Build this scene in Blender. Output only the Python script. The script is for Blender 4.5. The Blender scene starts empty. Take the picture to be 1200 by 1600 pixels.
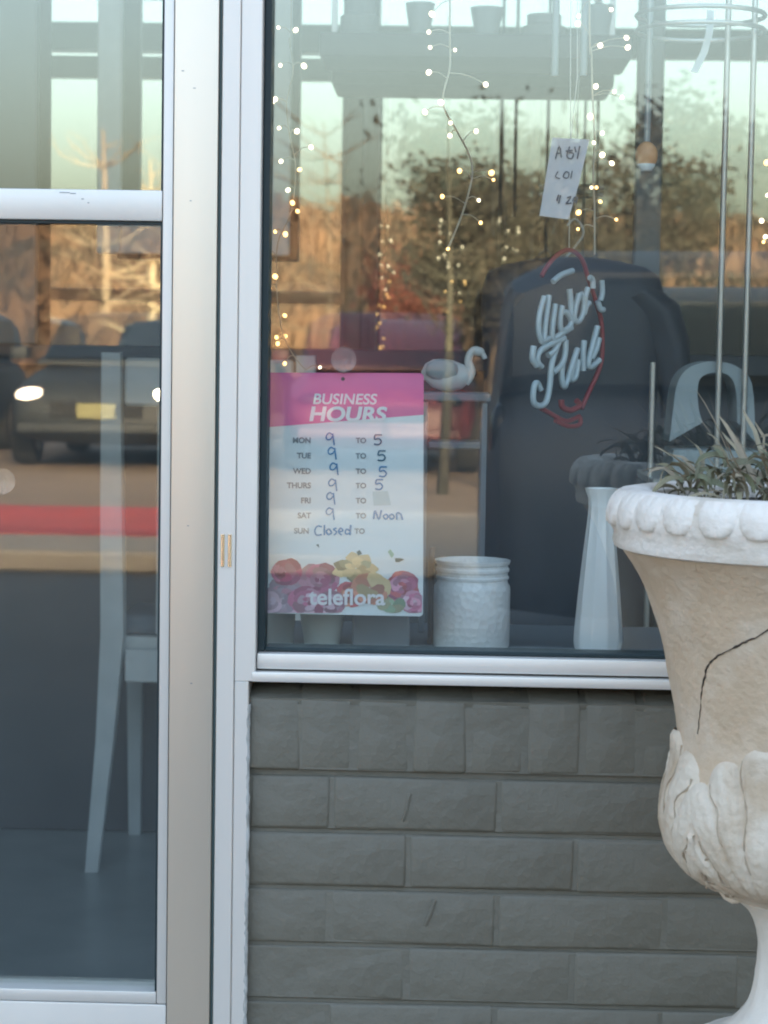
import bpy, bmesh, math, random
from mathutils import Vector, Matrix, noise
random.seed(7)
sc = bpy.context.scene
COL = sc.collection
R = math.radians

# ------------------------------------------------------------------ camera
CAM = Vector((0.07, -2.6, 1.10)); F = 3380.0
YAW, PITCH, ROLL = R(1.6), R(4.23), R(0.90)
fw = Vector((-math.sin(YAW)*math.cos(PITCH), math.cos(YAW)*math.cos(PITCH), -math.sin(PITCH)))
rt = fw.cross(Vector((0, 0, 1))).normalized(); up = rt.cross(fw)
rt, up = rt*math.cos(ROLL)+up*math.sin(ROLL), up*math.cos(ROLL)-rt*math.sin(ROLL)
cd = bpy.data.cameras.new('camera'); co = bpy.data.objects.new('camera', cd); COL.objects.link(co)
m = Matrix((rt, up, -fw)).transposed().to_4x4(); m.translation = CAM; co.matrix_world = m
cd.sensor_fit = 'VERTICAL'; cd.sensor_height = 24; cd.lens = 24*F/1600
cd.dof.use_dof = True; cd.dof.focus_distance = 2.6; cd.dof.aperture_fstop = 7; cd.dof.aperture_blades = 0
cd.clip_start = 0.05; cd.clip_end = 2000
sc.camera = co

# ------------------------------------------------------------------ light
SUN_EL, SUN_AZ = R(17), R(14)          # the low sun stands behind the shop (+y), a little to the right (+x)
w = bpy.data.worlds.new("World"); sc.world = w; w.use_nodes = True
nt = w.node_tree; nt.nodes.clear()
o_ = nt.nodes.new('ShaderNodeOutputWorld'); b_ = nt.nodes.new('ShaderNodeBackground'); s_ = nt.nodes.new('ShaderNodeTexSky')
s_.sky_type = 'NISHITA'; s_.sun_disc = False; s_.sun_elevation = SUN_EL; s_.sun_rotation = SUN_AZ
s_.air_density = 1.0; s_.dust_density = 7.0; s_.ozone_density = 0.0
b_.inputs[1].default_value = 0.15
nt.links.new(s_.outputs[0], b_.inputs[0]); nt.links.new(b_.outputs[0], o_.inputs[0])
sd = bpy.data.lights.new('sun', 'SUN'); sd.energy = 2.0; sd.angle = R(0.5); sd.color = (1.0, 0.74, 0.51)
so = bpy.data.objects.new('sun', sd); COL.objects.link(so)
sdir = Vector((math.sin(SUN_AZ)*math.cos(SUN_EL), math.cos(SUN_AZ)*math.cos(SUN_EL), math.sin(SUN_EL)))
so.rotation_euler = sdir.to_track_quat('Z', 'Y').to_euler(); so.location = (0, 10, 12)
sc.view_settings.view_transform = 'Standard'; sc.view_settings.look = 'None'
sc.view_settings.exposure = 2.75; sc.view_settings.gamma = 1.0
sc.render.engine = 'CYCLES'
sc.cycles.use_denoising = True
sc.cycles.max_bounces = 14; sc.cycles.transparent_max_bounces = 24; sc.cycles.glossy_bounces = 8
sc.cycles.filter_width = 2.0
sc.cycles.caustics_reflective = False

# ------------------------------------------------------------------ helpers
def at(px, py, Y=0.0):
    """world point on the vertical plane y = Y seen at photo pixel px, py"""
    d = fw*F + rt*(px-600) + up*(800-py)
    return CAM + d*((Y-CAM.y)/d.y)
def X(px, Y=0.0, py=800): return at(px, py, Y).x
def Z(py, Y=0.0, px=600): return at(px, py, Y).z

def mat(name, col, rough=0.6, metal=0.0, spec=0.5, col2=None, nscale=20, bump=0.0, bscale=60, ndetail=4, emit=None, estr=0,
        rough2=None, sss=0, trans=0, coat=0, lo=.35, hi=.65, stretch=None, bdist=.002):
    m = bpy.data.materials.new(name); m.use_nodes = True
    n = m.node_tree.nodes; l = m.node_tree.links; p = n['Principled BSDF']
    p.inputs['Base Color'].default_value = (*col, 1); p.inputs['Roughness'].default_value = rough
    p.inputs['Metallic'].default_value = metal; p.inputs['Specular IOR Level'].default_value = spec
    p.inputs['Coat Weight'].default_value = coat
    if trans: p.inputs['Transmission Weight'].default_value = trans
    tc = n.new('ShaderNodeTexCoord'); src = tc.outputs['Object']
    if stretch:
        mp = n.new('ShaderNodeMapping'); mp.inputs['Scale'].default_value = stretch; l.new(src, mp.inputs[0]); src = mp.outputs[0]
    if col2:
        t = n.new('ShaderNodeTexNoise'); t.inputs['Scale'].default_value = nscale; t.inputs['Detail'].default_value = ndetail
        r = n.new('ShaderNodeValToRGB'); r.color_ramp.elements[0].position = lo; r.color_ramp.elements[1].position = hi
        r.color_ramp.elements[0].color = (*col, 1); r.color_ramp.elements[1].color = (*col2, 1)
        l.new(src, t.inputs[0]); l.new(t.outputs[0], r.inputs[0]); l.new(r.outputs[0], p.inputs['Base Color'])
        if rough2 is not None:
            mr = n.new('ShaderNodeMapRange'); mr.inputs[3].default_value = rough; mr.inputs[4].default_value = rough2
            l.new(t.outputs[0], mr.inputs[0]); l.new(mr.outputs[0], p.inputs['Roughness'])
    if bump:
        t = n.new('ShaderNodeTexNoise'); t.inputs['Scale'].default_value = bscale; t.inputs['Detail'].default_value = 5
        b = n.new('ShaderNodeBump'); b.inputs['Strength'].default_value = bump; b.inputs['Distance'].default_value = bdist
        l.new(src, t.inputs[0]); l.new(t.outputs[0], b.inputs['Height']); l.new(b.outputs[0], p.inputs['Normal'])
    if emit:
        p.inputs['Emission Color'].default_value = (*emit, 1); p.inputs['Emission Strength'].default_value = estr
    return m

def glass_mat(name, tint, base, rough=0.0, dust_haze=.011):
    m = bpy.data.materials.new(name); m.use_nodes = True
    n = m.node_tree.nodes; l = m.node_tree.links; n.clear()
    o = n.new('ShaderNodeOutputMaterial'); mx = n.new('ShaderNodeMixShader'); t = n.new('ShaderNodeBsdfTransparent'); g = n.new('ShaderNodeBsdfGlossy')
    t.inputs[0].default_value = (*tint, 1); g.inputs['Roughness'].default_value = rough; g.inputs[0].default_value = (.96, 1, .97, 1)
    lw = n.new('ShaderNodeLayerWeight'); lw.inputs[0].default_value = .5
    pw = n.new('ShaderNodeMath'); pw.operation = 'POWER'; pw.inputs[1].default_value = 4
    mr = n.new('ShaderNodeMapRange'); mr.inputs[3].default_value = base; mr.inputs[4].default_value = .9
    l.new(lw.outputs['Facing'], pw.inputs[0]); l.new(pw.outputs[0], mr.inputs[0]); l.new(mr.outputs[0], mx.inputs[0])
    l.new(t.outputs[0], mx.inputs[1]); l.new(g.outputs[0], mx.inputs[2])
    # uneven dusty film and streaks, doubling as painted haze that lifts the darks
    df = n.new('ShaderNodeBsdfDiffuse'); df.inputs[0].default_value = (.55, .6, .62, 1); m2 = n.new('ShaderNodeMixShader')
    tc = n.new('ShaderNodeTexCoord'); mp = n.new('ShaderNodeMapping'); mp.inputs['Scale'].default_value = (1, 1, .45); mp.inputs['Rotation'].default_value = (0, .5, 0)
    nz = n.new('ShaderNodeTexNoise'); nz.inputs['Scale'].default_value = 5; nz.inputs['Detail'].default_value = 6; r2 = n.new('ShaderNodeMapRange')
    r2.inputs[1].default_value = .35; r2.inputs[2].default_value = .75; r2.inputs[3].default_value = dust_haze*.5; r2.inputs[4].default_value = dust_haze*1.6
    l.new(tc.outputs['Object'], mp.inputs[0]); l.new(mp.outputs[0], nz.inputs[0]); l.new(nz.outputs[0], r2.inputs[0]); l.new(r2.outputs[0], m2.inputs[0])
    l.new(mx.outputs[0], m2.inputs[1]); l.new(df.outputs[0], m2.inputs[2]); l.new(m2.outputs[0], o.inputs[0])
    return m

def link(o, parent=None):
    COL.objects.link(o)
    if parent is not None: o.parent = parent
    return o
def meshobj(name, bm, material, parent=None, smooth=None, shift=True):
    me = bpy.data.meshes.new(name); bmesh.ops.recalc_face_normals(bm, faces=bm.faces[:]); bm.to_mesh(me); bm.free()
    if parent is not None and shift: me.transform(Matrix.Translation(-parent.location))
    if material is not None: me.materials.append(material)
    if smooth is not None:
        for p in me.polygons: p.use_smooth = True
        me.set_sharp_from_angle(angle=R(smooth))
    return link(bpy.data.objects.new(name, me), parent)
def tag(o, label, cat, group=None):
    o['label'] = label; o['category'] = cat
    if group: o['group'] = group
    return o
def thing(name, label, cat, loc=(0, 0, 0), rz=0, group=None):
    o = bpy.data.objects.new(name, None); o.empty_display_size = .1; COL.objects.link(o)
    o.location = loc; o.rotation_euler = (0, 0, rz)
    return tag(o, label, cat, group)
def copy_tree(o, parent=None):
    c = o.copy(); COL.objects.link(c)
    if parent is not None: c.parent = parent
    for ch in list(o.children): copy_tree(ch, c)
    return c

def box(bm, x0, x1, y0, y1, z0, z1, bev=0, seg=1):
    r = bmesh.ops.create_cube(bm, size=1)
    for v in r['verts']:
        v.co = Vector((x0+(v.co.x+.5)*(x1-x0), y0+(v.co.y+.5)*(y1-y0), z0+(v.co.z+.5)*(z1-z0)))
    if bev:
        es = list({e for v in r['verts'] for e in v.link_edges})
        bmesh.ops.bevel(bm, geom=es, offset=bev, segments=seg, affect='EDGES', profile=.6)
def bx(name, x0, x1, y0, y1, z0, z1, material, parent=None, bev=.0015, seg=1, smooth=None):
    bm = bmesh.new(); box(bm, min(x0, x1), max(x0, x1), min(y0, y1), max(y0, y1), min(z0, z1), max(z0, z1), bev, seg)
    return meshobj(name, bm, material, parent, smooth)
def lathe(bm, prof, c=(0, 0, 0), n=48, fn=None):
    rings = []
    for r, z in prof:
        rings.append([bm.verts.new((c[0]+(r+(fn(2*math.pi*k/n, z) if fn else 0))*math.cos(2*math.pi*k/n),
                                    c[1]+(r+(fn(2*math.pi*k/n, z) if fn else 0))*math.sin(2*math.pi*k/n), c[2]+z)) for k in range(n)])
    for a, b in zip(rings, rings[1:]):
        for k in range(n): bm.faces.new((a[k], a[(k+1) % n], b[(k+1) % n], b[k]))
    return rings
def tube(bm, pts, r, n=8, cap=True, taper=None):
    pts = [Vector(p) for p in pts]; rings = []; prev = None
    for i, p in enumerate(pts):
        t = (pts[min(i+1, len(pts)-1)]-pts[max(i-1, 0)])
        t = t.normalized() if t.length > 1e-9 else Vector((0, 0, 1))
        a = prev if prev is not None else (Vector((1, 0, 0)) if abs(t.x) < .8 else Vector((0, 1, 0)))
        u = (a-t*a.dot(t)).normalized(); v = t.cross(u); prev = u
        rr = r[i] if isinstance(r, (list, tuple)) else (r if taper is None else r*(1+(taper-1)*i/max(1, len(pts)-1)))
        rings.append([bm.verts.new(p+(u*math.cos(2*math.pi*k/n)+v*math.sin(2*math.pi*k/n))*rr) for k in range(n)])
    for a, b in zip(rings, rings[1:]):
        for k in range(n): bm.faces.new((a[k], a[(k+1) % n], b[(k+1) % n], b[k]))
    if cap and n > 2: bm.faces.new(rings[0]); bm.faces.new(rings[-1][::-1])
def smoothline(pts, k=4):
    pts = [Vector(p) for p in pts]; out = []
    for i in range(len(pts)-1):
        p0, p1, p2, p3 = pts[max(i-1, 0)], pts[i], pts[i+1], pts[min(i+2, len(pts)-1)]
        for j in range(k):
            t = j/k
            out.append(.5*((2*p1)+(p2-p0)*t+(2*p0-5*p1+4*p2-p3)*t*t+(3*p1-p0-3*p2+p3)*t**3))
    return out+[pts[-1]]
def loft(bm, rings, cap=True):
    vs = [[bm.verts.new(p) for p in r] for r in rings]; n = len(vs[0])
    for a, b in zip(vs, vs[1:]):
        for k in range(n): bm.faces.new((a[k], a[(k+1) % n], b[(k+1) % n], b[k]))
    if cap: bm.faces.new(vs[0][::-1]); bm.faces.new(vs[-1])
def ico(bm, c, r, sub=1, sc_=(1, 1, 1)):
    q = bmesh.ops.create_icosphere(bm, subdivisions=sub, radius=r)
    for v in q['verts']: v.co = Vector((v.co.x*sc_[0], v.co.y*sc_[1], v.co.z*sc_[2]))+Vector(c)
def text_mesh(name, body, size, x, y, z, material, parent, align='LEFT', bold=0, shear=0, thick=.0002, rot=0, sx=1.0):
    cu = bpy.data.curves.new('text_tmp', 'FONT'); cu.body = body; cu.size = size; cu.align_x = align; cu.offset = bold; cu.shear = shear; cu.extrude = thick
    o = bpy.data.objects.new('text_tmp', cu); COL.objects.link(o)
    dg = bpy.context.evaluated_depsgraph_get(); me = bpy.data.meshes.new_from_object(o.evaluated_get(dg))
    bpy.data.objects.remove(o); bpy.data.curves.remove(cu)
    me.transform(Matrix.Translation(Vector((x, y, z))-parent.location) @ Matrix.Rotation(rot, 4, 'Y') @ Matrix.Rotation(R(90), 4, 'X') @ Matrix.Diagonal((sx, 1, 1, 1)))
    me.materials.clear(); me.materials.append(material); me.name = name
    return link(bpy.data.objects.new(name, me), parent)

# ------------------------------------------------------------------ materials
M = {}
M['alu'] = mat('satin_aluminium', (.745, .72, .68), .42, .5, col2=(.80, .775, .735), nscale=6, bump=.06, bscale=300, rough2=.5, stretch=(1, 1, .1))
M['alu_door'] = mat('brushed_aluminium', (.72, .64, .54), .38, .7, col2=(.78, .70, .595), nscale=5, bump=.05, bscale=400, rough2=.42, stretch=(1, 1, .08))
M['alu_dark'] = mat('shadow_gasket', (.012, .03, .036), .5, 0)
M['seal'] = mat('grey_green_seal', (.075, .12, .12), .5)
M['brick'] = mat('grey_painted_brick', (.150, .141, .113), .62, 0, col2=(.192, .180, .145), nscale=5, lo=.3, hi=.75, bump=.7, bscale=28, bdist=.008)
M['caulk'] = mat('old_caulk', (.50, .50, .48), .8, col2=(.30, .30, .28), nscale=60)
M['glass'] = glass_mat('shop_glass', (.975, .995, .985), .105)
M['mirror'] = glass_mat('cooler_glass', (.4, .45, .42), .44)
M['concrete'] = mat('pale_cast_stone', (.76, .69, .60), .85, col2=(.83, .76, .67), nscale=14, bump=.5, bscale=120)
M['white_glass'] = mat('milk_glass', (.93, .94, .94), .28, 0, bump=.15, bscale=90, coat=.3)
M['white_paint'] = mat('white_paint', (.72, .74, .73), .5, 0, col2=(.62, .65, .64), nscale=12)
M['paper'] = mat('white_card', (.78, .84, .87), .5, 0, col2=(.75, .82, .85), nscale=5)
M['pink'] = mat('pink_print', (.78, .16, .39), .45)
M['scuff'] = mat('scuffed_metal', (.30, .31, .33), .6)
M['white_print'] = mat('white_print', (.85, .82, .86), .45)
M['grey_print'] = mat('grey_print', (.22, .26, .30), .5)
M['marker'] = mat('blue_marker', (.025, .22, .46), .5)
M['marker_dark'] = mat('teal_marker', (.02, .13, .22), .5)
M['floor'] = mat('shop_floor', (.34, .39, .39), .35, col2=(.46, .51, .50), nscale=3, bump=.1, bscale=30)
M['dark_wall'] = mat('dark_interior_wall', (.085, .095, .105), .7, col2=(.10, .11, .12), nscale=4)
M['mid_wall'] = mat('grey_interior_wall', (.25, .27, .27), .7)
M['cabinet'] = mat('navy_cabinet', (.04, .052, .07), .5, col2=(.05, .062, .085), nscale=5)
M['steel'] = mat('rack_steel', (.55, .56, .55), .35, .7)
M['wire'] = mat('string_light_wire', (.42, .38, .30), .4, .2)
M['bulb'] = mat('warm_bulb', (.9, .7, .4), .3, emit=(1.0, .55, .18), estr=.75)
M['bulb_pale'] = mat('pale_bulb', (.9, .85, .7), .3, emit=(1.0, .80, .52), estr=.75)
M['neon'] = mat('unlit_white_tube', (.52, .62, .67), .3, 0, coat=.3)
M['neon_red'] = mat('unlit_red_tube', (.30, .055, .065), .4)
M['maroon'] = mat('maroon_car_paint', (.085, .02, .03), .5, 0)
M['red_leaf'] = mat('red_leaf', (.17, .05, .035), .7)
M['leaf_dark'] = mat('dark_leaf', (.03, .055, .028), .6)
M['terracotta'] = mat('clay_pot', (.28, .12, .07), .8)
M['wood'] = mat('brown_wood', (.16, .10, .065), .6, col2=(.11, .07, .045), nscale=6, stretch=(1, 1, 8))
M['grey_box'] = mat('grey_card', (.20, .23, .26), .7)
M['grey_pot'] = mat('pale_grey_pot', (.36, .41, .42), .6)
M['silver_pot'] = mat('white_cup', (.55, .60, .58), .5)
M['brass'] = mat('polished_brass', (1.0, .93, .72), .22, 1.0)
M['soil'] = mat('dry_soil', (.05, .042, .035), .95, bump=1, bscale=120)
for i, c in enumerate([(.24, .215, .13), (.33, .285, .19), (.17, .165, .10), (.33, .27, .185), (.17, .18, .105)]):
    M['dry%d' % i] = mat('wilted_leaf', c, .7, col2=tuple(k*.75 for k in c), nscale=40)
M['amber'] = mat('amber_ornament', (.75, .42, .22), .4)
M['plastic'] = glass_mat('clear_plastic', (.86, .9, .9), .12, .08, .16)
# street
M['asphalt'] = mat('asphalt', (.05, .051, .053), .8, col2=(.065, .065, .066), nscale=3, bump=.4, bscale=60)
M['old_road'] = mat('worn_road', (.26, .19, .14), .85, col2=(.20, .15, .11), nscale=.8)
M['kerb'] = mat('concrete_walk', (.40, .33, .26), .85, col2=(.34, .28, .22), nscale=1.2)
M['red_kerb'] = mat('red_painted_paving', (.50, .06, .05), .7, col2=(.42, .06, .05), nscale=1.5)
M['hill'] = mat('dry_hillside', (.16, .092, .055), .95, col2=(.105, .065, .042), nscale=.08)
M['tan_wood'] = mat('bare_woods', (.125, .075, .048), .95, col2=(.05, .038, .03), nscale=.35)
M['evergreen'] = mat('evergreen_needles', (.028, .027, .021), .9, col2=(.045, .042, .031), nscale=3)
M['bark'] = mat('bark', (.10, .08, .06), .9)
M['pale_bark'] = mat('pale_bark', (.34, .28, .2), .85)
M['navy'] = mat('navy_car_paint', (.022, .03, .046), .55, 0, spec=.3)
M['grey_car'] = mat('charcoal_car_paint', (.03, .034, .038), .55, 0, spec=.3)
M['car_glass'] = mat('car_window', (.012, .016, .022), .12, 0, spec=.35)
M['rubber'] = mat('tyre_rubber', (.02, .02, .02), .9)
M['rim'] = mat('wheel_rim', (.5, .5, .52), .3, 1)
M['lamp'] = mat('headlamp', (1, .9, .7), .2, emit=(1, .82, .55), estr=22)
M['lamp_dim'] = mat('dim_headlamp', (1, .8, .7), .2, emit=(1, .72, .5), estr=5)
M['plate'] = mat('yellow_plate', (.20, .195, .09), .5)
M['chrome'] = mat('chrome', (.8, .8, .8), .12, 1)

# ------------------------------------------------------------------ the setting: ground, road, hills
def sheet(name, x0, x1, y0, y1, z, material, nx=1, ny=1, fn=None):
    bm = bmesh.new(); g = [[bm.verts.new((x0+(x1-x0)*i/nx, y0+(y1-y0)*j/ny, z+(fn(x0+(x1-x0)*i/nx, y0+(y1-y0)*j/ny) if fn else 0))) for i in range(nx+1)] for j in range(ny+1)]
    for j in range(ny):
        for i in range(nx): bm.faces.new((g[j][i], g[j][i+1], g[j+1][i+1], g[j+1][i]))
    o = meshobj(name, bm, material, smooth=60 if fn else None); o['kind'] = 'structure'; return o
sheet('ground', -600, 600, -600, 600, -.012, M['asphalt'])
sheet('parking_lot', -60, 60, -7.9, -1.0, -.006, M['asphalt'])
sheet('sidewalk', -60, 60, -1.0, .1, 0.0, M['kerb'])
bm = bmesh.new(); box(bm, -60, 60, -8.85, -7.9, -.01, .10, .02); k = meshobj('pavement', bm, M['kerb']); k['kind'] = 'structure'
bm = bmesh.new(); box(bm, -60, -1.3, -10.9, -8.853, -.01, .104, .02); k = meshobj('painted_pavement', bm, M['red_kerb']); k['kind'] = 'structure'
sheet('road', -80, 80, -24, -10.9, -.004, M['old_road'])
def hillfn(x, y):
    t = max(0, min(1, (-y-24)/85)); t = t*t*(3-2*t)
    return t*(7.4+1.0*noise.noise(Vector((x*.02, y*.02, 1)))+.5*noise.noise(Vector((x*.07, y*.07, 4))))-.005
sheet('hillside', -110, 110, -150, -24, 0, M['hill'], 70, 40, hillfn)

bm = bmesh.new(); box(bm, -1.297, 60, -10.9, -8.853, -.01, .10, .02); k = meshobj('pavement', bm, M['kerb']); k['kind'] = 'structure'
# the far wood on the hillside: one mass of bare orange-lit brush
bm = bmesh.new()
for i in range(9000):
    x = random.uniform(-38, 38); y = -random.triangular(26, 108, 40); h = random.uniform(.5, 1.7)*(.6 if y < -80 else 1)
    z0 = hillfn(x, y); a = random.uniform(0, 3.14); wd = random.uniform(.5, 1.6)
    for q in range(3):
        a2 = a+q*1.05; dx, dy = math.cos(a2)*wd*.5, math.sin(a2)*wd*.5
        vs = [bm.verts.new((x-dx*.3, y-dy*.3, z0-.2)), bm.verts.new((x+dx*.3, y+dy*.3, z0-.2)),
              bm.verts.new((x+dx*random.uniform(.5, 1.2), y+dy, z0+h*random.uniform(.4, .8))),
              bm.verts.new((x+random.uniform(-.3, .3), y, z0+h)), bm.verts.new((x-dx*random.uniform(.5, 1.2), y-dy, z0+h*random.uniform(.4, .8)))]
        bm.faces.new(vs)
k = meshobj('brush_wood', bm, M['tan_wood']); k['kind'] = 'stuff'

# ------------------------------------------------------------------ building shell
shell = thing('shop_building', 'single storey shop with dark interior behind aluminium framed glass', 'building', (0, 0, 0))
WX0, WX1, TOPZ, BACK = -3.2, 3.6, 2.84, 2.95
def part(name, *a, mtl, parent=shell, bev=.003): return bx(name, *a, mtl, parent, bev)
floor = bx('floor', WX0, WX1, .06, BACK+.1, -.15, .004, M['floor']); floor['kind'] = 'structure'
part('roof', WX0-.1, WX1+.1, -.02, BACK+.2, TOPZ, TOPZ+.16, mtl=M['mid_wall'])
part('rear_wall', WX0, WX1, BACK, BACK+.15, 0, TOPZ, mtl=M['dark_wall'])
part('side_wall', WX0-.15, WX0, .11, BACK+.15, 0, TOPZ, mtl=M['mid_wall'])
part('side_wall', WX1, WX1+.15, .11, BACK+.15, 0, TOPZ, mtl=M['mid_wall'])
part('ceiling_board', WX0, WX1, .12, BACK, TOPZ-.04, TOPZ-.003, mtl=M['mid_wall'])

# ------------------------------------------------------------------ storefront frame
xs0, xs1 = X(258), X(336.8)             # door stile
xj0, xj1 = X(342), X(403)             # jamb
zsill = Z(1021, 0); WR = 2.2; DL = -1.30
fr = thing('storefront_frame', 'satin aluminium storefront frame between the glass door and shop window', 'window frame', (xj0, 0, 0))
JY0, JY1 = -.012, .095
xm = X(370)
bx('jamb', xj0, xm-.0002, JY0, JY1, 0, TOPZ-.02, M['alu'], fr, .001)
z3_ = Z(1067); BX0 = X(388, 0, 1300)
bx('jamb_cover', xm+.0002, xj1, JY0+.0015, JY1, z3_, TOPZ-.02, M['alu'], fr, .001)
bx('jamb_cover', xm+.0002, BX0-.0006, JY0+.0015, JY1, 0, z3_-.0002, M['alu'], fr, .001)
bx('jamb', WR, WR+.06, JY0, JY1, 0, TOPZ-.02, M['alu'], fr, .002)
bx('jamb', DL-.06, DL, JY0, JY1, 0, TOPZ-.02, M['alu'], fr, .002)
bx('transom_bar', xj1+.001, WR-.001, JY0+.004, JY1, 2.03, 2.115, M['alu'], fr, .002)
bx('transom_bar', DL+.001, xj0-.001, JY0+.004, JY1, 2.03, 2.115, M['alu'], fr, .002)
bx('head_rail', xj1+.001, WR-.001, JY0+.004, JY1, 2.74, TOPZ-.021, M['alu'], fr, .002)
bx('head_rail', DL+.001, xj0-.001, JY0+.004, JY1, 2.74, TOPZ-.021, M['alu'], fr, .002)
z1, z2, z3 = Z(1024), Z(1050), Z(1067)
bx('sill_rail', xj1+.001, WR-.001, -.004, .09, z2+.0012, z1, M['alu'], fr, .002, 2, 40)
bx('sill_lip', xj1-.004, WR-.001, -.013, .09, z3, z2-.0012, M['alu'], fr, .002, 2, 40)
# dark gaskets round the glass, put in for the glass stop's shadow
GY = .034
bx('shade_gasket', xj1+.0005, xj1+.009, .012, .05, z1+.0005, 2.029, M['alu_dark'], fr, .001)
bx('shade_gasket', xj1+.0095, WR-.001, .012, .05, z1+.0005, z1+.0055, M['alu_dark'], fr, .001)
gl = bx('window_pane', xj1+.006, WR-.002, GY, GY+.005, z1+.003, 2.028, M['glass'], fr, 0)
bx('transom_pane', xj1+.003, WR-.003, GY, GY+.005, 2.117, 2.738, M['glass'], fr, 0)
bx('transom_pane', DL+.003, xj0-.003, GY, GY+.005, 2.117, 2.738, M['glass'], fr, 0)
# dark seal beside the door and bright brass strips put in for two glints on the jamb
bx('weather_strip', xs1+.0004, xj0-.0004, -.008, .05, .02, 2.02, M['seal'], fr, .0005)
for a, b in ((346.5, 352.5), (357.5, 363.5)):
    bm = bmesh.new(); x0, x1 = X(a, 0, 860), X(b, 0, 860); zz0, zz1 = Z(888), Z(838)
    pr = [(x0+(x1-x0)*(.5-.5*math.cos(t*math.pi/8)), JY0-.0006-.0022*math.sin(t*math.pi/8)) for t in range(9)]
    rings = [[(px, py, zz0) for px, py in pr]+[(x1, JY0+.001, zz0), (x0, JY0+.001, zz0)], [(px, py, zz1) for px, py in pr]+[(x1, JY0+.001, zz1), (x0, JY0+.001, zz1)]]
    loft(bm, rings); meshobj('glint_strip', bm, M['brass'], fr, 50)

# ------------------------------------------------------------------ the door
door = thing('shop_door', 'aluminium framed glass shop door with a middle rail', 'door', (xs1, 0, 0))
DY0, DY1 = -.014, .03
zm0, zm1, zb = Z(345, 0, 130), Z(297, 0, 130), Z(1562, 0, 130)
xb = X(268)
bx('stile', xb+.0006, xs1, DY0, DY1, .012, 2.02, M['alu_door'], door, .0025, 2, 40)
bx('stile', DL+.004, DL+.065, DY0, DY1, .012, 2.02, M['alu_door'], door, .0025)
bx('middle_rail', DL+.0655, xb-.0126, DY0+.001, DY1, zm0, zm1, M['alu'], door, .002, 2, 40)
bx('bottom_rail', DL+.0655, xb+.0001, DY0+.001, DY1, .014, zb, M['alu'], door, .002, 2, 40)
bx('top_rail', DL+.0655, xb, DY0+.001, DY1, 1.95, 2.02, M['alu'], door, .002)
zbb = Z(1543, 0, 130)
bx('glazing_bead', xb-.012, xb, DY0+.002, DY1, zb+.0005, 1.949, M['alu'], door, .002, 2, 40)
bx('glazing_bead', DL+.0655, xb-.0125, DY0+.003, DY1, zb+.0005, zbb, M['alu'], door, .002, 2, 40)
DG = .012
bx('door_pane', DL+.06, xb-.010, DG, DG+.005, zbb-.004, zm0+.004, M['glass'], door, 0)
bx('door_pane', DL+.06, xb-.010, DG, DG+.005, zm1-.004, 1.952, M['glass'], door, 0)
for a in ((zbb+.0005, zm0-.0005), (zm1+.0005, 1.949)):
    bx('shade_gasket', xb-.0148, xb-.0125, DY0+.006, DG-.001, a[0], a[1], M['alu_dark'], door, 0)
bx('shade_gasket', DL+.0655, xb-.015, DY0+.006, DG-.001, zm0-.0035, zm0-.0006, M['alu_dark'], door, 0)
# scuffs on the middle rail
for px, py, ln in ((104, 302, 16), (117, 303.5, 9), (132, 312, 4), (141, 318, 3), (300, 315, 3), (288, 113, 4), (306, 140, 4), (296, 820, 3), (301, 1065, 3)):
    on = DY0-.0003 if px > 270 else DY0+.0007
    bx('scuff_mark', X(px-ln/2, 0, py), X(px+ln/2, 0, py), on, on+.0006, Z(py+.7, 0, px), Z(py-.7, 0, px), M['scuff'], door, 0)

# ------------------------------------------------------------------ painted brick wall under the window
BX1 = 1.30
bw = thing('brick_wall', 'low grey painted brick wall under the shop window', 'wall', (BX0, 0, 0))
def brickmesh(name, L, H, D, seed, slope=0):
    random.seed(seed); bm = bmesh.new(); box(bm, -L/2, L/2, 0, D, -H/2, H/2)
    if slope:
        for v in bm.verts:
            if v.co.z > 0: v.co.z += slope if v.co.y > D*.5 else 0
    for v in bm.verts: v.co += Vector((random.uniform(-.0014, .0014), random.uniform(-.0012, .0012), random.uniform(-.0016, .0016)))
    bmesh.ops.bevel(bm, geom=bm.edges[:], offset=.0045, segments=2, affect='EDGES', profile=.5)
    me = bpy.data.meshes.new(name); bmesh.ops.recalc_face_normals(bm, faces=bm.faces[:]); bm.to_mesh(me); bm.free()
    me.materials.append(M['brick'])
    for p in me.polygons: p.use_smooth = True
    return me
zr0, zr1 = Z(1206, 0, 650), Z(1100, -.02, 650)          # rowlock course
CH = (Z(1213, 0, 650)-Z(1568, 0, 650))/4                  # course height
hdr = [brickmesh('rowlock_brick', .0645, zr1-zr0, .10, 40+i, slope=.026) for i in range(4)]
str_ = [brickmesh('brick', .2012, CH-.0046, .09, 20+i) for i in range(5)]
hlf = [brickmesh('brick', .092, CH-.0075, .09, 60+i) for i in range(2)]
random.seed(3)
def place(name, me, x, y, z):
    o = bpy.data.objects.new(name, me); link(o, bw); o.location = Vector((x, y, z))-bw.location
    o.rotation_euler = (-.007+random.uniform(-.009, .009), random.uniform(-.006, .006), random.uniform(-.004, .004)); return o
pitch = (X(1000, 0, 1150)-X(465, 0, 1150))/6
xh = X(465, 0, 1150)-pitch/2
while xh > BX0+.02: xh -= pitch
xh += pitch
while xh < BX1:
    if xh-pitch*.45 > BX0-.03: place('brick', random.choice(hdr), max(xh, BX0+.03), -.0045+random.uniform(-.001, .001), (zr0+zr1)/2+.001)
    xh += pitch
ztop = Z(1213, 0, 650)
BP = .2035
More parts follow.
